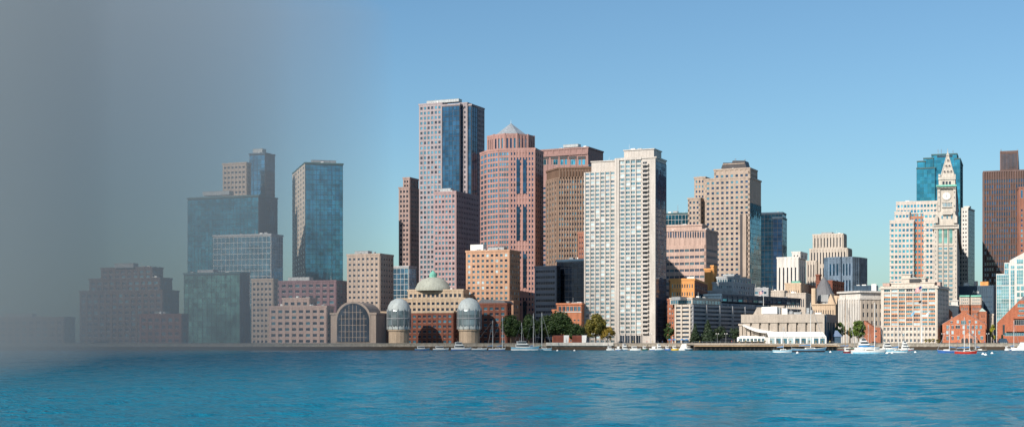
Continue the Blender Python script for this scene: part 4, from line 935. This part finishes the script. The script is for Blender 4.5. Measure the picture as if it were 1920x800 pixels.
def tree(px, ytop, wpx, Y, label, leaf, name='broadleaf_tree', cone=False, group='trees along the waterfront', n=None, ybase=None):
    x = PX(px, Y); h = ZY(ytop, Y) - G; rw = wpx / F * Y / 2
    root = empty(name, (x, Y, G)); tag(root, label, 'tree', group)
    rt = random.Random(int(px * 7 + ytop)); t = MB(); th = h * (.34 if not cone else .2)
    t.tube((0, 0, -.2), (0, 0, th), .05 * h ** .8 + .08, .03 * h ** .8 + .05, 8)
    cl = []
    N = n or max(14, int(h * rw * .55))
    if cone:
        t.tube((0, 0, th), (0, 0, h * .9), .12, .04, 6)
        for k in range(N):
            f = (k + .5) / N; z = h * (.12 + .86 * f); r = rw * (1 - f) * .8; a = rt.uniform(0, 6.28); cl.append((r * math.cos(a) * rt.uniform(.3, 1), r * math.sin(a) * rt.uniform(.3, 1), z, max(.5, rw * (1 - f) * .55 + .3)))
    else:
        for k in range(N):
            while True:
                a, b_, c = rt.uniform(-1, 1), rt.uniform(-1, 1), rt.uniform(-1, 1)
                d = a * a + b_ * b_ + c * c
                if .15 < d < 1: break
            wd = 1 - .25 * max(0, c)
            cx, cy, cz = a * rw * .82 * wd, b_ * rw * .82 * wd, h * .60 + c * h * .36
            cl.append((cx, cy, cz, rt.uniform(.16, .27) * min(rw, h * .5) * 1.25))
        for k in range(7):
            q = cl[rt.randrange(len(cl))]; t.tube((0, 0, th * rt.uniform(.75, 1)), (q[0] * .8, q[1] * .8, q[2] - q[3] * .3), .13 + .01 * h, .05, 5)
    t.build('trunk', m_bark, root, loc=(0, 0, 0))
    f = MB(); ls = max(.16, min(.42, h * .03))
    for (cx, cy, cz, r) in cl:
        for k in range(int(34 + 30 * r)):
            u_ = Vector((rt.gauss(0, 1), rt.gauss(0, 1), rt.gauss(0, 1))).normalized(); p = Vector((cx, cy, cz)) + u_ * r * rt.uniform(.55, 1.12); p.z = max(p.z, h * .1)
            nn = (u_ + Vector((rt.gauss(0, .5), rt.gauss(0, .5), rt.gauss(0, .5)))).normalized(); a = nn.orthogonal().normalized(); c = nn.cross(a)
            s1, s2 = ls * rt.uniform(.7, 1.5), ls * rt.uniform(.6, 1.2); f.poly([p - a * s1, p - c * s2, p + a * s1, p + c * s2])
    f.build('crown', leaf, root, loc=(0, 0, 0)); return root
tree(958, 590, 44, 893, 'dark green tree behind the masts, nearest the low dark brick wharf building', L_dark)
tree(992, 591, 46, 896, 'dark green tree between the leftmost tree and the big bushy ones, behind sailboat masts', L_dark)
tree(1022, 590, 36, 899, 'green tree behind the green covered sailboat mast, left of the biggest tree', L_dark)
tree(1050, 584, 56, 897, 'biggest bushy dark green tree, behind the left maroon kiosk', L_dark)
tree(1077, 605, 42, 892, 'lower rounded green tree right above the gap between the two maroon kiosks', L_dark)
tree(1117, 588, 46, 890, 'broad olive green tree at the foot of the cream twin tower', L_olive)
tree(1139, 611, 32, 888, 'smaller golden brown tree at the right of the olive one', L_gold)
tree(1254, 604, 20, 900, 'dark tree in the gap between the cream tower and the garage', L_dark)
tree(1303, 606, 20, 888, 'dark pointed tree at the sunny corner of the parking garage', L_deep, 'evergreen_tree', True, n=40)
tree(1327, 600, 30, 890, 'tallest dark tree before the shaded garage front', L_deep, 'evergreen_tree', True, n=50)
tree(1349, 612, 30, 892, 'dark rounded tree in the middle of the garage front', L_deep)
tree(1377, 613, 28, 893, 'dark rounded tree left of the aquarium corner', L_deep)
tree(1575, 604, 22, 905, 'green tree between the ticket booth and the schooner', L_green)
tree(1610, 598, 30, 908, 'green tree right of the schooner, below the pilastered stone block', L_green)
tree(1594, 612, 16, 912, 'small green tree half hidden behind the schooner masts', L_green)
tree(1861, 608, 15, 905, 'bright yellow green tree right of the gabled warehouse', leafmat('yellow_green_leaves', (.26, .26, .02)))
tree(1879, 627, 9, 886, 'small cone shaped evergreen beside the blue shed', L_deep, 'evergreen_tree', True, n=22)
for i, (px, w_) in enumerate(((1742, 10), (1750, 12), (1758, 10), (1736, 7))):
    tree(px, 634, w_, 887, ['round shrub just right of the flagpole foot, second of four', 'round olive shrub on the quay, third of the four by the flagpole', 'rightmost shrub of the four by the flagpole, near the brick warehouse', 'smallest shrub of the four, touching the flagpole foot'][i], L_olive, 'shrub', n=9, group='shrubs on the quay')
for i in range(14):
    px = 1386 + i * 12; rt = random.Random(i); pr = empty('potted_shrub', (PX(px, 850.5), 850.5, G + .06)); tag(pr, 'small potted shrub on the pier edge in front of the white tent and kiosk', 'plant', 'potted shrubs along the pier')
    q = MB(); q.lathe((0, 0), [(.35, 0), (.5, .6), (.45, .6)], 8); q.build('pot', m_tan, pr, loc=(0, 0, 0)); q = MB()
    for k in range(70):
        u_ = Vector((rt.gauss(0, 1), rt.gauss(0, 1), rt.gauss(0, 1))).normalized(); p = Vector((0, 0, 1.3)) + u_ * .7 * rt.uniform(.5, 1); a = u_.orthogonal().normalized() * .16; c = u_.cross(a); q.poly([p - a, p - c, p + a, p + c])
    q.build('foliage', L_olive, pr, loc=(0, 0, 0))

# ------------------------------------------------------------------ boats
def hull_mb(L, B, fb, dr=.5, stern=.8):
    b = MB(); N = 12; rows = []
    for i in range(N + 1):
        t = i / N; w_ = B / 2 * (stern + (1 - stern) * math.sin(min(1, t * 2.2) * math.pi / 2)) * (1 - max(0, (t - .45) / .55) ** 2.1)
        w_ = max(w_, .03); z = fb * (.92 - .18 * math.sin(t * math.pi) + .28 * t * t); x = -L / 2 + L * t
        xo = lambda k: x - k * .09 * L * max(0, t - .6) / .4
        rows.append([(xo(1), 0, -dr), (xo(.9), w_ * .55, -dr * .7), (xo(.6), w_ * .9, .05), (xo(.5), w_ * .95, fb * .42), (x, w_, z), (x, w_ - .06, z + .1)])
    for sgn in (1, -1):
        for i in range(N):
            for k in range(5):
                p = [rows[i][k], rows[i + 1][k], rows[i + 1][k + 1], rows[i][k + 1]]
                b.poly([(x, y * sgn, z) for x, y, z in p], 0 if k in (3,) else (1 if k < 3 else 2))
    for i in range(N): b.poly([(rows[i][5][0], rows[i][5][1], rows[i][4][2]), (rows[i + 1][5][0], rows[i + 1][5][1], rows[i + 1][4][2]), (rows[i + 1][5][0], -rows[i + 1][5][1], rows[i + 1][4][2]), (rows[i][5][0], -rows[i][5][1], rows[i][4][2])], 2)
    r = rows[0]; b.poly([(x, y, z) for x, y, z in r[:5]] + [(x, -y, z) for x, y, z in reversed(r[1:5])], 0); return b
m_deck = W('deck_cream', .60, .56, .48)
HC = dict(white=m_white, blue=W('blue_hull', .04, .13, .36, rough=.35), slate=W('slate_blue_hull', .10, .22, .33, rough=.35), aqua=W('pale_blue_hull', .25, .50, .62, rough=.35), red=W('red_hull', .50, .04, .025, rough=.4), green=W('dark_green_hull', .02, .10, .06, rough=.4), yellow=W('yellow_hull', .75, .48, .03, rough=.4), black=W('black_hull', .03, .03, .035, rough=.5), wood=W('varnished_mast', .32, .18, .08, rough=.5), canvas=W('blue_sail_cover', .03, .20, .46), teal=W('green_sail_cover', .03, .25, .20))
def boat_at(x0, x1, Y, name, label, cat, group, rz=0):
    L = (x1 - x0) / F * Y / max(.5, abs(math.cos(rad(rz)))); r = empty(name, (PX((x0 + x1) / 2, Y), Y, 0), rad(rz)); tag(r, label, cat, group); return r, L
Z0 = (0, 0, 0)
def sailboat(x0, x1, Y, mastpx, top, label, hc='white', bot='blue', cover='canvas', rz=0, B=None, mm=None, masts=1, stays=True, dodger=None):
    r, L = boat_at(x0, x1, Y, 'sailboat', label, 'sailboat', 'sailing boats moored in the harbour', rz); B = B or L * .27; fb = max(1.3, L * .115)
    hull_mb(L, B, fb).build('hull', [HC[hc], HC[bot], m_deck], r, loc=Z0)
    c = MB(); c.prism([(-L * .12, -B * .27), (L * .2, -B * .18), (L * .2, B * .18), (-L * .12, B * .27)], fb * .7, fb * .82 + .65, pts1=[(-L * .11, -B * .24), (L * .16, -B * .15), (L * .16, B * .15), (-L * .11, B * .24)]); co = c.build('cabin', m_white, r, loc=Z0)
    w_ = MB(); w_.box(-L * .09, L * .13, -B * .268, -B * .24, fb * .8 + .15, fb * .8 + .42); w_.build('window', g_dark, co, loc=Z0)
    mm = mm or m_white
    for k in range(masts):
        mp = mastpx[k] if isinstance(mastpx, (list, tuple)) else mastpx; tp = top[k] if isinstance(top, (list, tuple)) else top
        mx = ((mp - (x0 + x1) / 2) / F * Y) / math.cos(rad(rz)); mh = ZY(tp, Y)
        q = MB(); mr = .055 + mh * .0045; q.tube((mx, 0, fb * .7), (mx, 0, mh), mr, mr * .55, 8); mo = q.build('mast', mm, r, loc=Z0)
        q = MB(); q.tube((mx - .8, 0, mh * .62), (mx, 0, mh * .63), .04); q.tube((mx, -1.0, mh * .62), (mx, 1.0, mh * .62), .05); q.build('spreader', mm, mo, loc=Z0)
        bl = L * .34; q = MB(); q.tube((mx, 0, fb + 1.25), (mx - bl, 0, fb + 1.15), .08); q.build('boom', mm, r, loc=Z0)
        q = MB(); q.smooth = True
        for j in range(6): q.tube((mx - .15 - bl * .92 * j / 6, 0, fb + 1.55 - .04 * j), (mx - .15 - bl * .92 * (j + 1) / 6, 0, fb + 1.51 - .04 * j), .30 - .028 * j, .30 - .028 * (j + 1), 8)
        q.build('sail_cover', HC[cover], r, loc=Z0)
        if stays:
            q = MB(); s_ = .035
            q.tube((mx, 0, mh * .97), (L * .49, 0, fb * 1.15), s_ * 2.2, s_ * 2.8, 5); q.tube((mx, 0, mh * .99), (-L * .49, 0, fb), s_, seg=4)
            for sg in (-1, 1): q.tube((mx, 0, mh * .95), (mx - .2, sg * B * .46, fb * .9), s_, seg=4)
            q.build('rigging', m_metal, r, loc=Z0)
    q = MB()
    for i in range(7):
        x = -L * .42 + L * .84 * i / 6; yy = B * .44 * (1 - max(0, (i - 2.5) / 3.5) ** 2)
        for sg in (-1, 1): q.tube((x, sg * yy, fb * .85), (x, sg * yy, fb * .85 + .75), .03, seg=4)
    q.build('railing', m_metal, r, loc=Z0)
    if dodger:
        q = MB(); q.prism([(-L * .3, -B * .36), (-L * .02, -B * .3), (-L * .02, B * .3), (-L * .3, B * .36)], fb + 1.2, fb + 1.9, pts1=[(-L * .27, -B * .25), (-L * .06, -B * .2), (-L * .06, B * .2), (-L * .27, B * .25)]); q.build('canopy', HC[dodger], r, loc=Z0)
    return r
def motorboat(x0, x1, Y, label, hc='white', bot='blue', decks=1, rz=0, B=None, name='motorboat', grp='motorboats at the quay'):
    r, L = boat_at(x0, x1, Y, name, label, 'motorboat', grp, rz); B = B or L * .32; fb = max(1.1, L * .13)
    hull_mb(L, B, fb, stern=.92).build('hull', [HC[hc], HC[bot], m_deck], r, loc=Z0); z = fb * .8
    for k in range(decks):
        a, c_ = -L * (.34 - .04 * k), L * (.18 - .1 * k); h_ = 1.5 + .25 * (L > 12)
        q = MB(); q.prism([(a, -B * .38), (c_, -B * .32), (c_, B * .32), (a, B * .38)], z, z + h_, pts1=[(a, -B * .36), (c_ - L * .07, -B * .28), (c_ - L * .07, B * .28), (a, B * .36)])
        q.box(a - .3, c_ - L * .05, -B * .40, B * .40, z + h_, z + h_ + .14); co = q.build('cabin', m_white, r, loc=Z0)
        w_ = MB(); w_.box(a + .4, c_ - L * .06, -B * .385, -B * .30, z + h_ * .42, z + h_ * .82); w_.build('window', g_dark, co, loc=Z0); z += h_ + .14
    q = MB(); q.tube((a + L * .1, 0, z), (a + L * .1 - .3, 0, z + 1.6 + L * .05), .05); q.box(a + L * .08, a + L * .16, -.5, .5, z + .5, z + .62); q.build('radar_mast', m_metal, r, loc=Z0)
    q = MB()
    for i in range(5):
        x = L * .05 + L * .4 * i / 4; yy = B * .4 * (1 - (i / 5) ** 2)
        for sg in (-1, 1): q.tube((x, sg * yy, fb), (x, sg * yy, fb + .7), .03, seg=4)
    q.build('railing', m_metal, r, loc=Z0); return r
# left, out towards the hotel
sailboat(1006, 1035, 866, 1016, 585, 'pale blue sailboat with green sail cover beside the left end of the quay coping', 'aqua', 'white', 'teal')
motorboat(958, 1012, 862, 'white cabin cruiser with pale blue hull left of the green covered sailboat', 'aqua', 'white', 2)
sailboat(984, 1006, 874, 1000, 587, 'white sailboat with tall mast behind the pale blue cabin cruiser', 'white', 'blue')
sailboat(960, 984, 874, 978, 604, 'white sailboat with shorter mast behind the stern of the cabin cruiser', 'white', 'green')
sailboat(916, 948, 868, 942, 593, 'white sailboat with tall mast before the low dark brick wharf building', 'white', 'blue')
sailboat(884, 914, 872, 924, 600, 'white sailboat moored next to the round pavilion at the hotel end', 'white', 'slate')
motorboat(846, 884, 868, 'white cabin cruiser moored below the right round pavilion', 'white', 'blue', 2)
motorboat(812, 842, 868, 'white cabin cruiser moored below the domed hotel', 'white', 'slate', 1)
motorboat(778, 806, 870, 'blue hulled cabin cruiser moored below the domed hotel', 'slate', 'blue', 1)
# marina below the cream tower
mar = [(1137, 1152, 'small white tender nearest the golden tree', 'white', 'white', 1), (1153, 1163, 'short white runabout at the left of the tower marina', 'white', 'blue', 1),
       (1164, 1182, 'white cruiser with arch below the first tower columns', 'white', 'slate', 2), (1181, 1202, 'long white cruiser below the tower columns', 'white', 'white', 1),
       (1203, 1216, 'dark green hulled runabout below the balcony stack', 'green', 'green', 1), (1217, 1231, 'white boat with blue waterline below the blank tower corner', 'white', 'blue', 1),
       (1229, 1246, 'white flybridge cruiser below the glassy side of the tower', 'white', 'slate', 2), (1246, 1258, 'bright blue hulled boat beside the tower corner', 'blue', 'blue', 1),
       (1259, 1273, 'yellow hulled boat left of the timber pier', 'yellow', 'yellow', 1), (1266, 1292, 'white cruiser behind the yellow boat', 'white', 'white', 2), (1284, 1300, 'grey hulled boat against the pier end', 'slate', 'black', 1)]
for i, (a, c_, lab, h1, h2, dk) in enumerate(mar): motorboat(a, c_, 868 + (i % 3) * 3.5 if lab[:19] != 'white cruiser behin' else 876, lab, h1, h2, dk, rz=[0, 180, 8, -6][i % 4])
# out on the water
sailboat(1449, 1486, 690, 1469, 612, 'small pale blue sailboat at a mooring left of the big blue sloop', 'aqua', 'white')
sailboat(1484, 1550, 715, 1520, 567, 'long slate blue sloop at anchor before the aquarium pier', 'slate', 'black', 'canvas', B=3.6)
sailboat(1597, 1661, 615, 1640, 567, 'large white ketch like yacht with blue canopy in front of the white ferries', 'white', 'aqua', 'canvas', dodger='canvas', B=4)
sailboat(1662, 1703, 660, 1685, 607, 'white sailboat with pale blue hull right of the blue canopied yacht', 'aqua', 'white')
sailboat(1757, 1794, 655, 1780, 608, 'sailboat with bright blue hull left of the red one', 'blue', 'blue', rz=180)
sailboat(1791, 1833, 600, (1808, 1818), (594, 606), 'two masted sailboat with red hull before the brick warehouse', 'red', 'red', masts=2)
sailboat(1826, 1850, 690, 1829, 612, 'small dark hulled sailboat just behind the red one', 'black', 'slate', rz=180)
motorboat(1581, 1597, 640, 'small dark dinghy with red stern left of the blue canopied yacht', 'black', 'red', 1, name='dinghy')
sailboat(1578, 1600, 862, (1586, 1591), (553, 576), 'wooden masted schooner with green and red hull beside the ticket booth', 'green', 'red', 'canvas', rz=-55, mm=HC['wood'], masts=2, B=6)
motorboat(1601, 1650, 858, 'white three deck ferry behind the blue canopied yacht', 'white', 'white', 3)
motorboat(1650, 1684, 866, 'white two deck tour boat below the cream and orange office block', 'white', 'aqua', 2)
motorboat(1686, 1714, 862, 'white three deck tour boat just left of the flagpole', 'white', 'red', 3)
motorboat(1895, 1935, 850, 'white motor yacht at the right edge by the blue shed', 'white', 'white', 2, rz=180)
motorboat(1884, 1893, 856, 'small white launch beside the blue shed', 'white', 'white', 1)
sailboat(1888, 1912, 866, 1901, 600, 'white sailboat with bare mast beside the motor yacht at right edge', 'white', 'blue')
sailboat(1612, 1636, 872, 1628, 608, 'white sailboat with thin mast among the white ferries', 'white', 'slate')
for i, (px, py) in enumerate(((1045, 657.5), (1077, 657.5), (1495, 662), (1557, 660.5), (1673, 662), (1716, 661), (1843, 664.5), (1848, 666), (1860, 663), (1663, 663))):
    Y = H * F / (py - HY); q = MB(); q.smooth = True; Y = min(Y, 860)
    q.lathe((0, 0), [(.05, -.5), (.45, -.3), (.62, .1), (.5, .5), (.2, .72), (.1, .76), (.1, .95)], 12)
    o = q.build('mooring_buoy', m_white, loc=(0, 0, 0)); o.location = (PX(px, Y), Y, 0)
    tag(o, ['white mooring buoy in the water below the left maroon kiosk', 'white mooring buoy in the water below the right maroon kiosk', 'white mooring buoy beside the stern of the blue sloop', 'white mooring buoy right of the blue sloop bow', 'white mooring buoy under the middle of the pale blue hulled sailboat', 'white mooring buoy in open water before the flagpole', 'left one of two adjacent white buoys right of the red boat', 'right one of two adjacent white buoys right of the red boat', 'lone white mooring buoy farthest right', 'white mooring buoy at the bow of the blue canopied yacht'][i], 'buoy', 'white mooring buoys')
# ------------------------------------------------------------------ quay furniture
m_maroon = W('maroon_boards', .20, .06, .04)
for (x0, x1, lab) in ((1037, 1067, 'left maroon boarded kiosk with a white end panel'), (1073, 1100, 'right maroon boarded kiosk with a white end panel')):
    r = empty('quay_kiosk', (PX((x0 + x1) / 2, 886), 886, G + .05)); tag(r, lab, 'kiosk', 'maroon kiosks on the quay')
    a, c_ = PX(x0, 886), PX(x1, 886); z = ZY(628, 886); s_ = a + (c_ - a) * .66
    q = MB(); q.box(a, s_, 885.5, 889, G + .05, z)
    for i in range(8): q.box(a, s_, 885.42, 885.5, G + .2 + i * .5, G + .5 + i * .5)
    q.build('shed', m_maroon, r); q = MB(); q.solid([(s_ + .05, 885.4, G + .05), (c_ - .5, 885.4, G + .05), (c_, 885.4, z), (s_ + .05, 885.4, z)], (0, 3.2, 0)); q.build('end_panel', m_white, r)
    q = MB(); q.box(a - .2, s_ - .05, 885.3, 889.2, z, z + .18); q.build('roof', m_dframe, r)
def flag(root, px, py, Y, w_, h_, mats, bands, name='flag', droop=.25):
    """cloth waving in the wind, towards the left, colour by band"""
    q = MB(); q.smooth = True; nx, ny = 10, 13; x0, z0 = PX(px, Y), ZY(py, Y)
    P = lambda i, j: (x0 - w_ * i / nx, Y + .35 * math.sin(i * .9 + j * .15), z0 - h_ * j / ny - droop * w_ * (i / nx) ** 1.3 + .12 * math.sin(i * 1.1))
    for i in range(nx):
        for j in range(ny): q.poly([P(i, j), P(i + 1, j), P(i + 1, j + 1), P(i, j + 1)], bands(i, j))
    return q.build(name, mats, root)
f_red = W('flag_red', .55, .04, .05); f_blue = W('flag_blue', .03, .05, .22); f_sky = W('flag_pale_blue', .30, .55, .75)
us = lambda i, j: 2 if (i < 4 and j < 7) else (0 if j % 2 == 0 else 1)
def pole(px, ytop, Y, zb, label, r=.22):
    o = empty('flagpole', (PX(px, Y), Y, zb)); tag(o, label, 'flagpole'); q = MB(); x = PX(px, Y); q.tube((x, Y, zb), (x, Y, ZY(ytop, Y)), r, r * .45, 8); q.lathe((x, Y), [(.05, ZY(ytop, Y)), (r * 1.1, ZY(ytop, Y) + r), (.04, ZY(ytop, Y) + 2 * r)], 8); q.build('pole', m_white, o); return o
def stars(mb_root, px, py, Y, w_, h_): pass
fp_ = pole(1728.5, 534, 884, G, 'tall white flagpole with a national flag and three smaller flags before the cream block', .3)
def flagthing(label, cat, *a, **k):
    r = empty('flag', (PX(a[0], a[2]), a[2], ZY(a[1], a[2]))); tag(r, label, cat, 'flags flying on the waterfront'); flag(r, *a, name='cloth', **k); return r
flagthing('striped red and white flag with a blue corner at the top of the tall pole', 'flag', 1728, 536, 883.4, 4.2, 2.9, [f_red, m_white, f_blue], us, droop=.5)
flagthing('small black flag below the striped flag on the tall pole', 'flag', 1728, 562, 883.4, 1.9, 1.5, [HC['black']], lambda i, j: 0, droop=.5)
flagthing('pale blue flag hanging at the left yardarm of the tall pole', 'flag', 1715, 583, 883.4, 2.4, 1.7, [f_sky], lambda i, j: 0, droop=.9)
flagthing('white flag hanging at the right yardarm of the tall pole', 'flag', 1743, 583, 883.4, 2.4, 1.5, [m_white], lambda i, j: 0, droop=.9)
q = MB(); q.tube((PX(1713, 884), 884, ZY(582, 884)), (PX(1744, 884), 884, ZY(582, 884)), .12); q.build('yardarm', m_white, fp_)
pole(1431.5, 541, 935, ZY(573, 935), 'short flagpole standing on the garage roof above the aquarium', .16)
flagthing('small striped flag on the garage roof pole', 'flag', 1431, 544, 934.4, 2.6, 1.9, [f_red, m_white, f_blue], us, droop=.5)
# awnings / umbrellas by the marina
for i, px in enumerate((1256, 1264, 1279, 1287)):
    r = empty('cafe_umbrella', (PX(px, 889), 889, G)); tag(r, ['blue umbrella nearest the cream tower', 'second blue umbrella from the cream tower', 'blue umbrella third from the cream tower, before the garage end', 'blue umbrella farthest from the cream tower, before the garage end'][i], 'umbrella', 'blue umbrellas on the quay')
    q = MB(); q.tube((0, 0, 0), (0, 0, 2.8), .05); q.build('pole', m_metal, r, loc=Z0); q = MB(); q.lathe((0, 0), [(1.7, 2.2), (.9, 2.65), (.05, 2.95)], 8); q.build('canopy', HC['canvas'], r, loc=Z0)
# lamp posts
def lamp(px, Y, label, h_=6):
    r = empty('street_lamp', (PX(px, Y), Y, G)); tag(r, label, 'street lamp', 'lamp posts on the quay'); q = MB(); q.tube((0, 0, 0), (0, 0, h_), .11, .06, 8); q.tube((-.7, 0, h_), (.7, 0, h_), .05); q.build('post', m_metal, r, loc=Z0)
    for sx in (-.7, .7): q = MB(); q.lathe((sx, 0), [(.06, h_ - .05), (.28, h_ - .1), (.3, h_ + .2), (.1, h_ + .4)], 8); q.build('lamp_head', m_white, r, loc=Z0)
for px, lab in ((1140, 'lamp post in front of the golden tree'), (1112, 'lamp post in front of the olive tree'), (1345, 'left lamp post before the shaded garage'), (1361, 'right lamp post before the shaded garage'), (1696, 'lamp post left of the flagpole'), (1768, 'lamp post at the left corner of the gabled warehouse'), (1852, 'lamp post right of the gabled warehouse'), (1220, 'lamp post at the blank corner of the cream tower')): lamp(px, 886, lab)

# ------------------------------------------------------------------ people strolling on the quay
def person_mesh(seed):
    rp = random.Random(seed); me = bpy.data.meshes.new('person'); s_ = rp.choice([.12, .2]); 
    J = [(0, 0, .95), (0, 0, 1.2), (0, 0, 1.42), (0, 0, 1.52), (0, -.01, 1.66), (0, 0, 1.76), (.2, 0, 1.4), (.27, .02, 1.12), (.28, -.1, .86), (-.2, 0, 1.4), (-.27, 0, 1.12), (-.28, .08, .87), (.1, -s_ * .4, .5), (.1, -s_, .06), (.1, -s_ - .16, .04), (-.1, s_ * .4, .5), (-.1, s_, .06), (-.1, s_ - .16, .04)]
    E = [(0, 1), (1, 2), (2, 3), (3, 4), (4, 5), (2, 6), (6, 7), (7, 8), (2, 9), (9, 10), (10, 11), (0, 12), (12, 13), (13, 14), (0, 15), (15, 16), (16, 17)]
    RR = [.16, .14, .17, .06, .1, .08, .07, .05, .035, .07, .05, .035, .08, .05, .04, .08, .05, .04]
    me.from_pydata(J, E, []); o = bpy.data.objects.new('person', me); COL.objects.link(o); m = o.modifiers.new('skin', 'SKIN')
    for v, r in zip(me.skin_vertices[0].data, RR): v.radius = (r, r * .8)
    me.skin_vertices[0].data[0].use_root = True; o.modifiers.new('sub', 'SUBSURF').levels = 1
    out = bpy.data.meshes.new_from_object(o.evaluated_get(bpy.context.evaluated_depsgraph_get())); bpy.data.objects.remove(o)
    top = rp.choice([(.5, .1, .08), (.6, .6, .58), (.08, .12, .3), (.1, .1, .11), (.55, .45, .12)]); out.materials.clear()
    for n_, c in (('shirt_%d' % seed, top), ('trousers_%d' % (seed % 2), [(.05, .07, .14), (.3, .26, .2)][seed % 2]), ('skin', (.45, .28, .2)), ('hair', (.05, .03, .02))): out.materials.append(mat(n_, c, streak=0))
    for p in out.polygons:
        z = p.center.z; p.material_index = 3 if z > 1.7 else 2 if (z > 1.5 or z < .9 and abs(p.center.x) > .24) else 0 if z > .93 else 1
    return out
PM = [person_mesh(k) for k in range(6)]
spots = [(1168, 'under the first tower column'), (1187, 'under the third tower column'), (1213, 'under the balcony stack'), (1224, 'beside the blank tower corner'), (1242, 'below the glassy side of the tower'), (1118, 'in front of the olive tree trunk'), (1130, 'between the olive and golden trees'), (1312, 'at the left end of the timber pier'),
         (1372, 'on the pier left of the white kiosk'), (1556, 'on the pier right of the white tent'), (1642, 'behind the blue canopied yacht mast'), (1668, 'between two white tour boats'), (1722, 'just left of the flagpole'), (1735, 'just right of the flagpole'), (1795, 'left of the arched porch'), (1838, 'right of the arched porch'), (1846, 'at the right corner of the gabled warehouse'), (1864, 'below the yellow green tree')]
TOPS = {}
for i, (px, lab) in enumerate(spots):
    k = i % 6; o = bpy.data.objects.new('person', PM[k]); COL.objects.link(o); Y = 884 if not 1300 < px < 1565 else 851
    o.location = (PX(px, Y), Y, G + (.08)); o.rotation_euler = (0, 0, R.uniform(0, 6.28))
    tag(o, 'person standing on the quay ' + lab, 'person', 'people on the waterfront')

# ------------------------------------------------------------------ added volume imitating a grey overlay on the left, no real fog
fm_ = bpy.data.materials.new('grey_veil'); fm_.use_nodes = True; t_ = fm_.node_tree; t_.nodes.clear()
pv = t_.nodes.new('ShaderNodeVolumePrincipled'); pv.inputs['Color'].default_value = (.52, .545, .55, 1); pv.inputs['Density'].default_value = .0039; pv.inputs['Anisotropy'].default_value = .1
ou = t_.nodes.new('ShaderNodeOutputMaterial'); t_.links.new(pv.outputs[0], ou.inputs['Volume'])
b = MB(); b.prism([(-820, 120), (-45, 120), (-98, 350), (-98, 640), (-66, 800), (-820, 800)], .9, 190)
tag(b.build('grey_veil_volume', fm_), label='added grey volume imitating an overlay across the left half of the harbour', kind='stuff')

# floating docks and mooring piles of the marina
for (x0, x1, Y, lab) in ((1138, 1206, 874.5, 'left floating dock below the columns of the cream tower'), (1212, 1308, 875.5, 'right floating dock between the cream tower corner and the timber pier')):
    r = empty('floating_dock', (PX(x0, Y), Y, 0)); tag(r, lab, 'dock', 'floating docks of the marina')
    a, c_ = PX(x0, Y), PX(x1, Y); q = MB(); q.box(a, c_, Y, Y + 1.8, -.2, .55); q.build('deck', MC['pier_timber'], r)
    for k in range(int((c_ - a) / 6)):
        q = MB(); q.tube((a + 6 * k + 1, Y + 1.9, -1), (a + 6 * k + 1, Y + 1.9, 3.4), .18); q.lathe((a + 6 * k + 1, Y + 1.9), [(.22, 3.35), (.24, 3.5), (.03, 3.8)], 8); q.build('mooring_pile', MC['dark_pile_and_shade'], r)
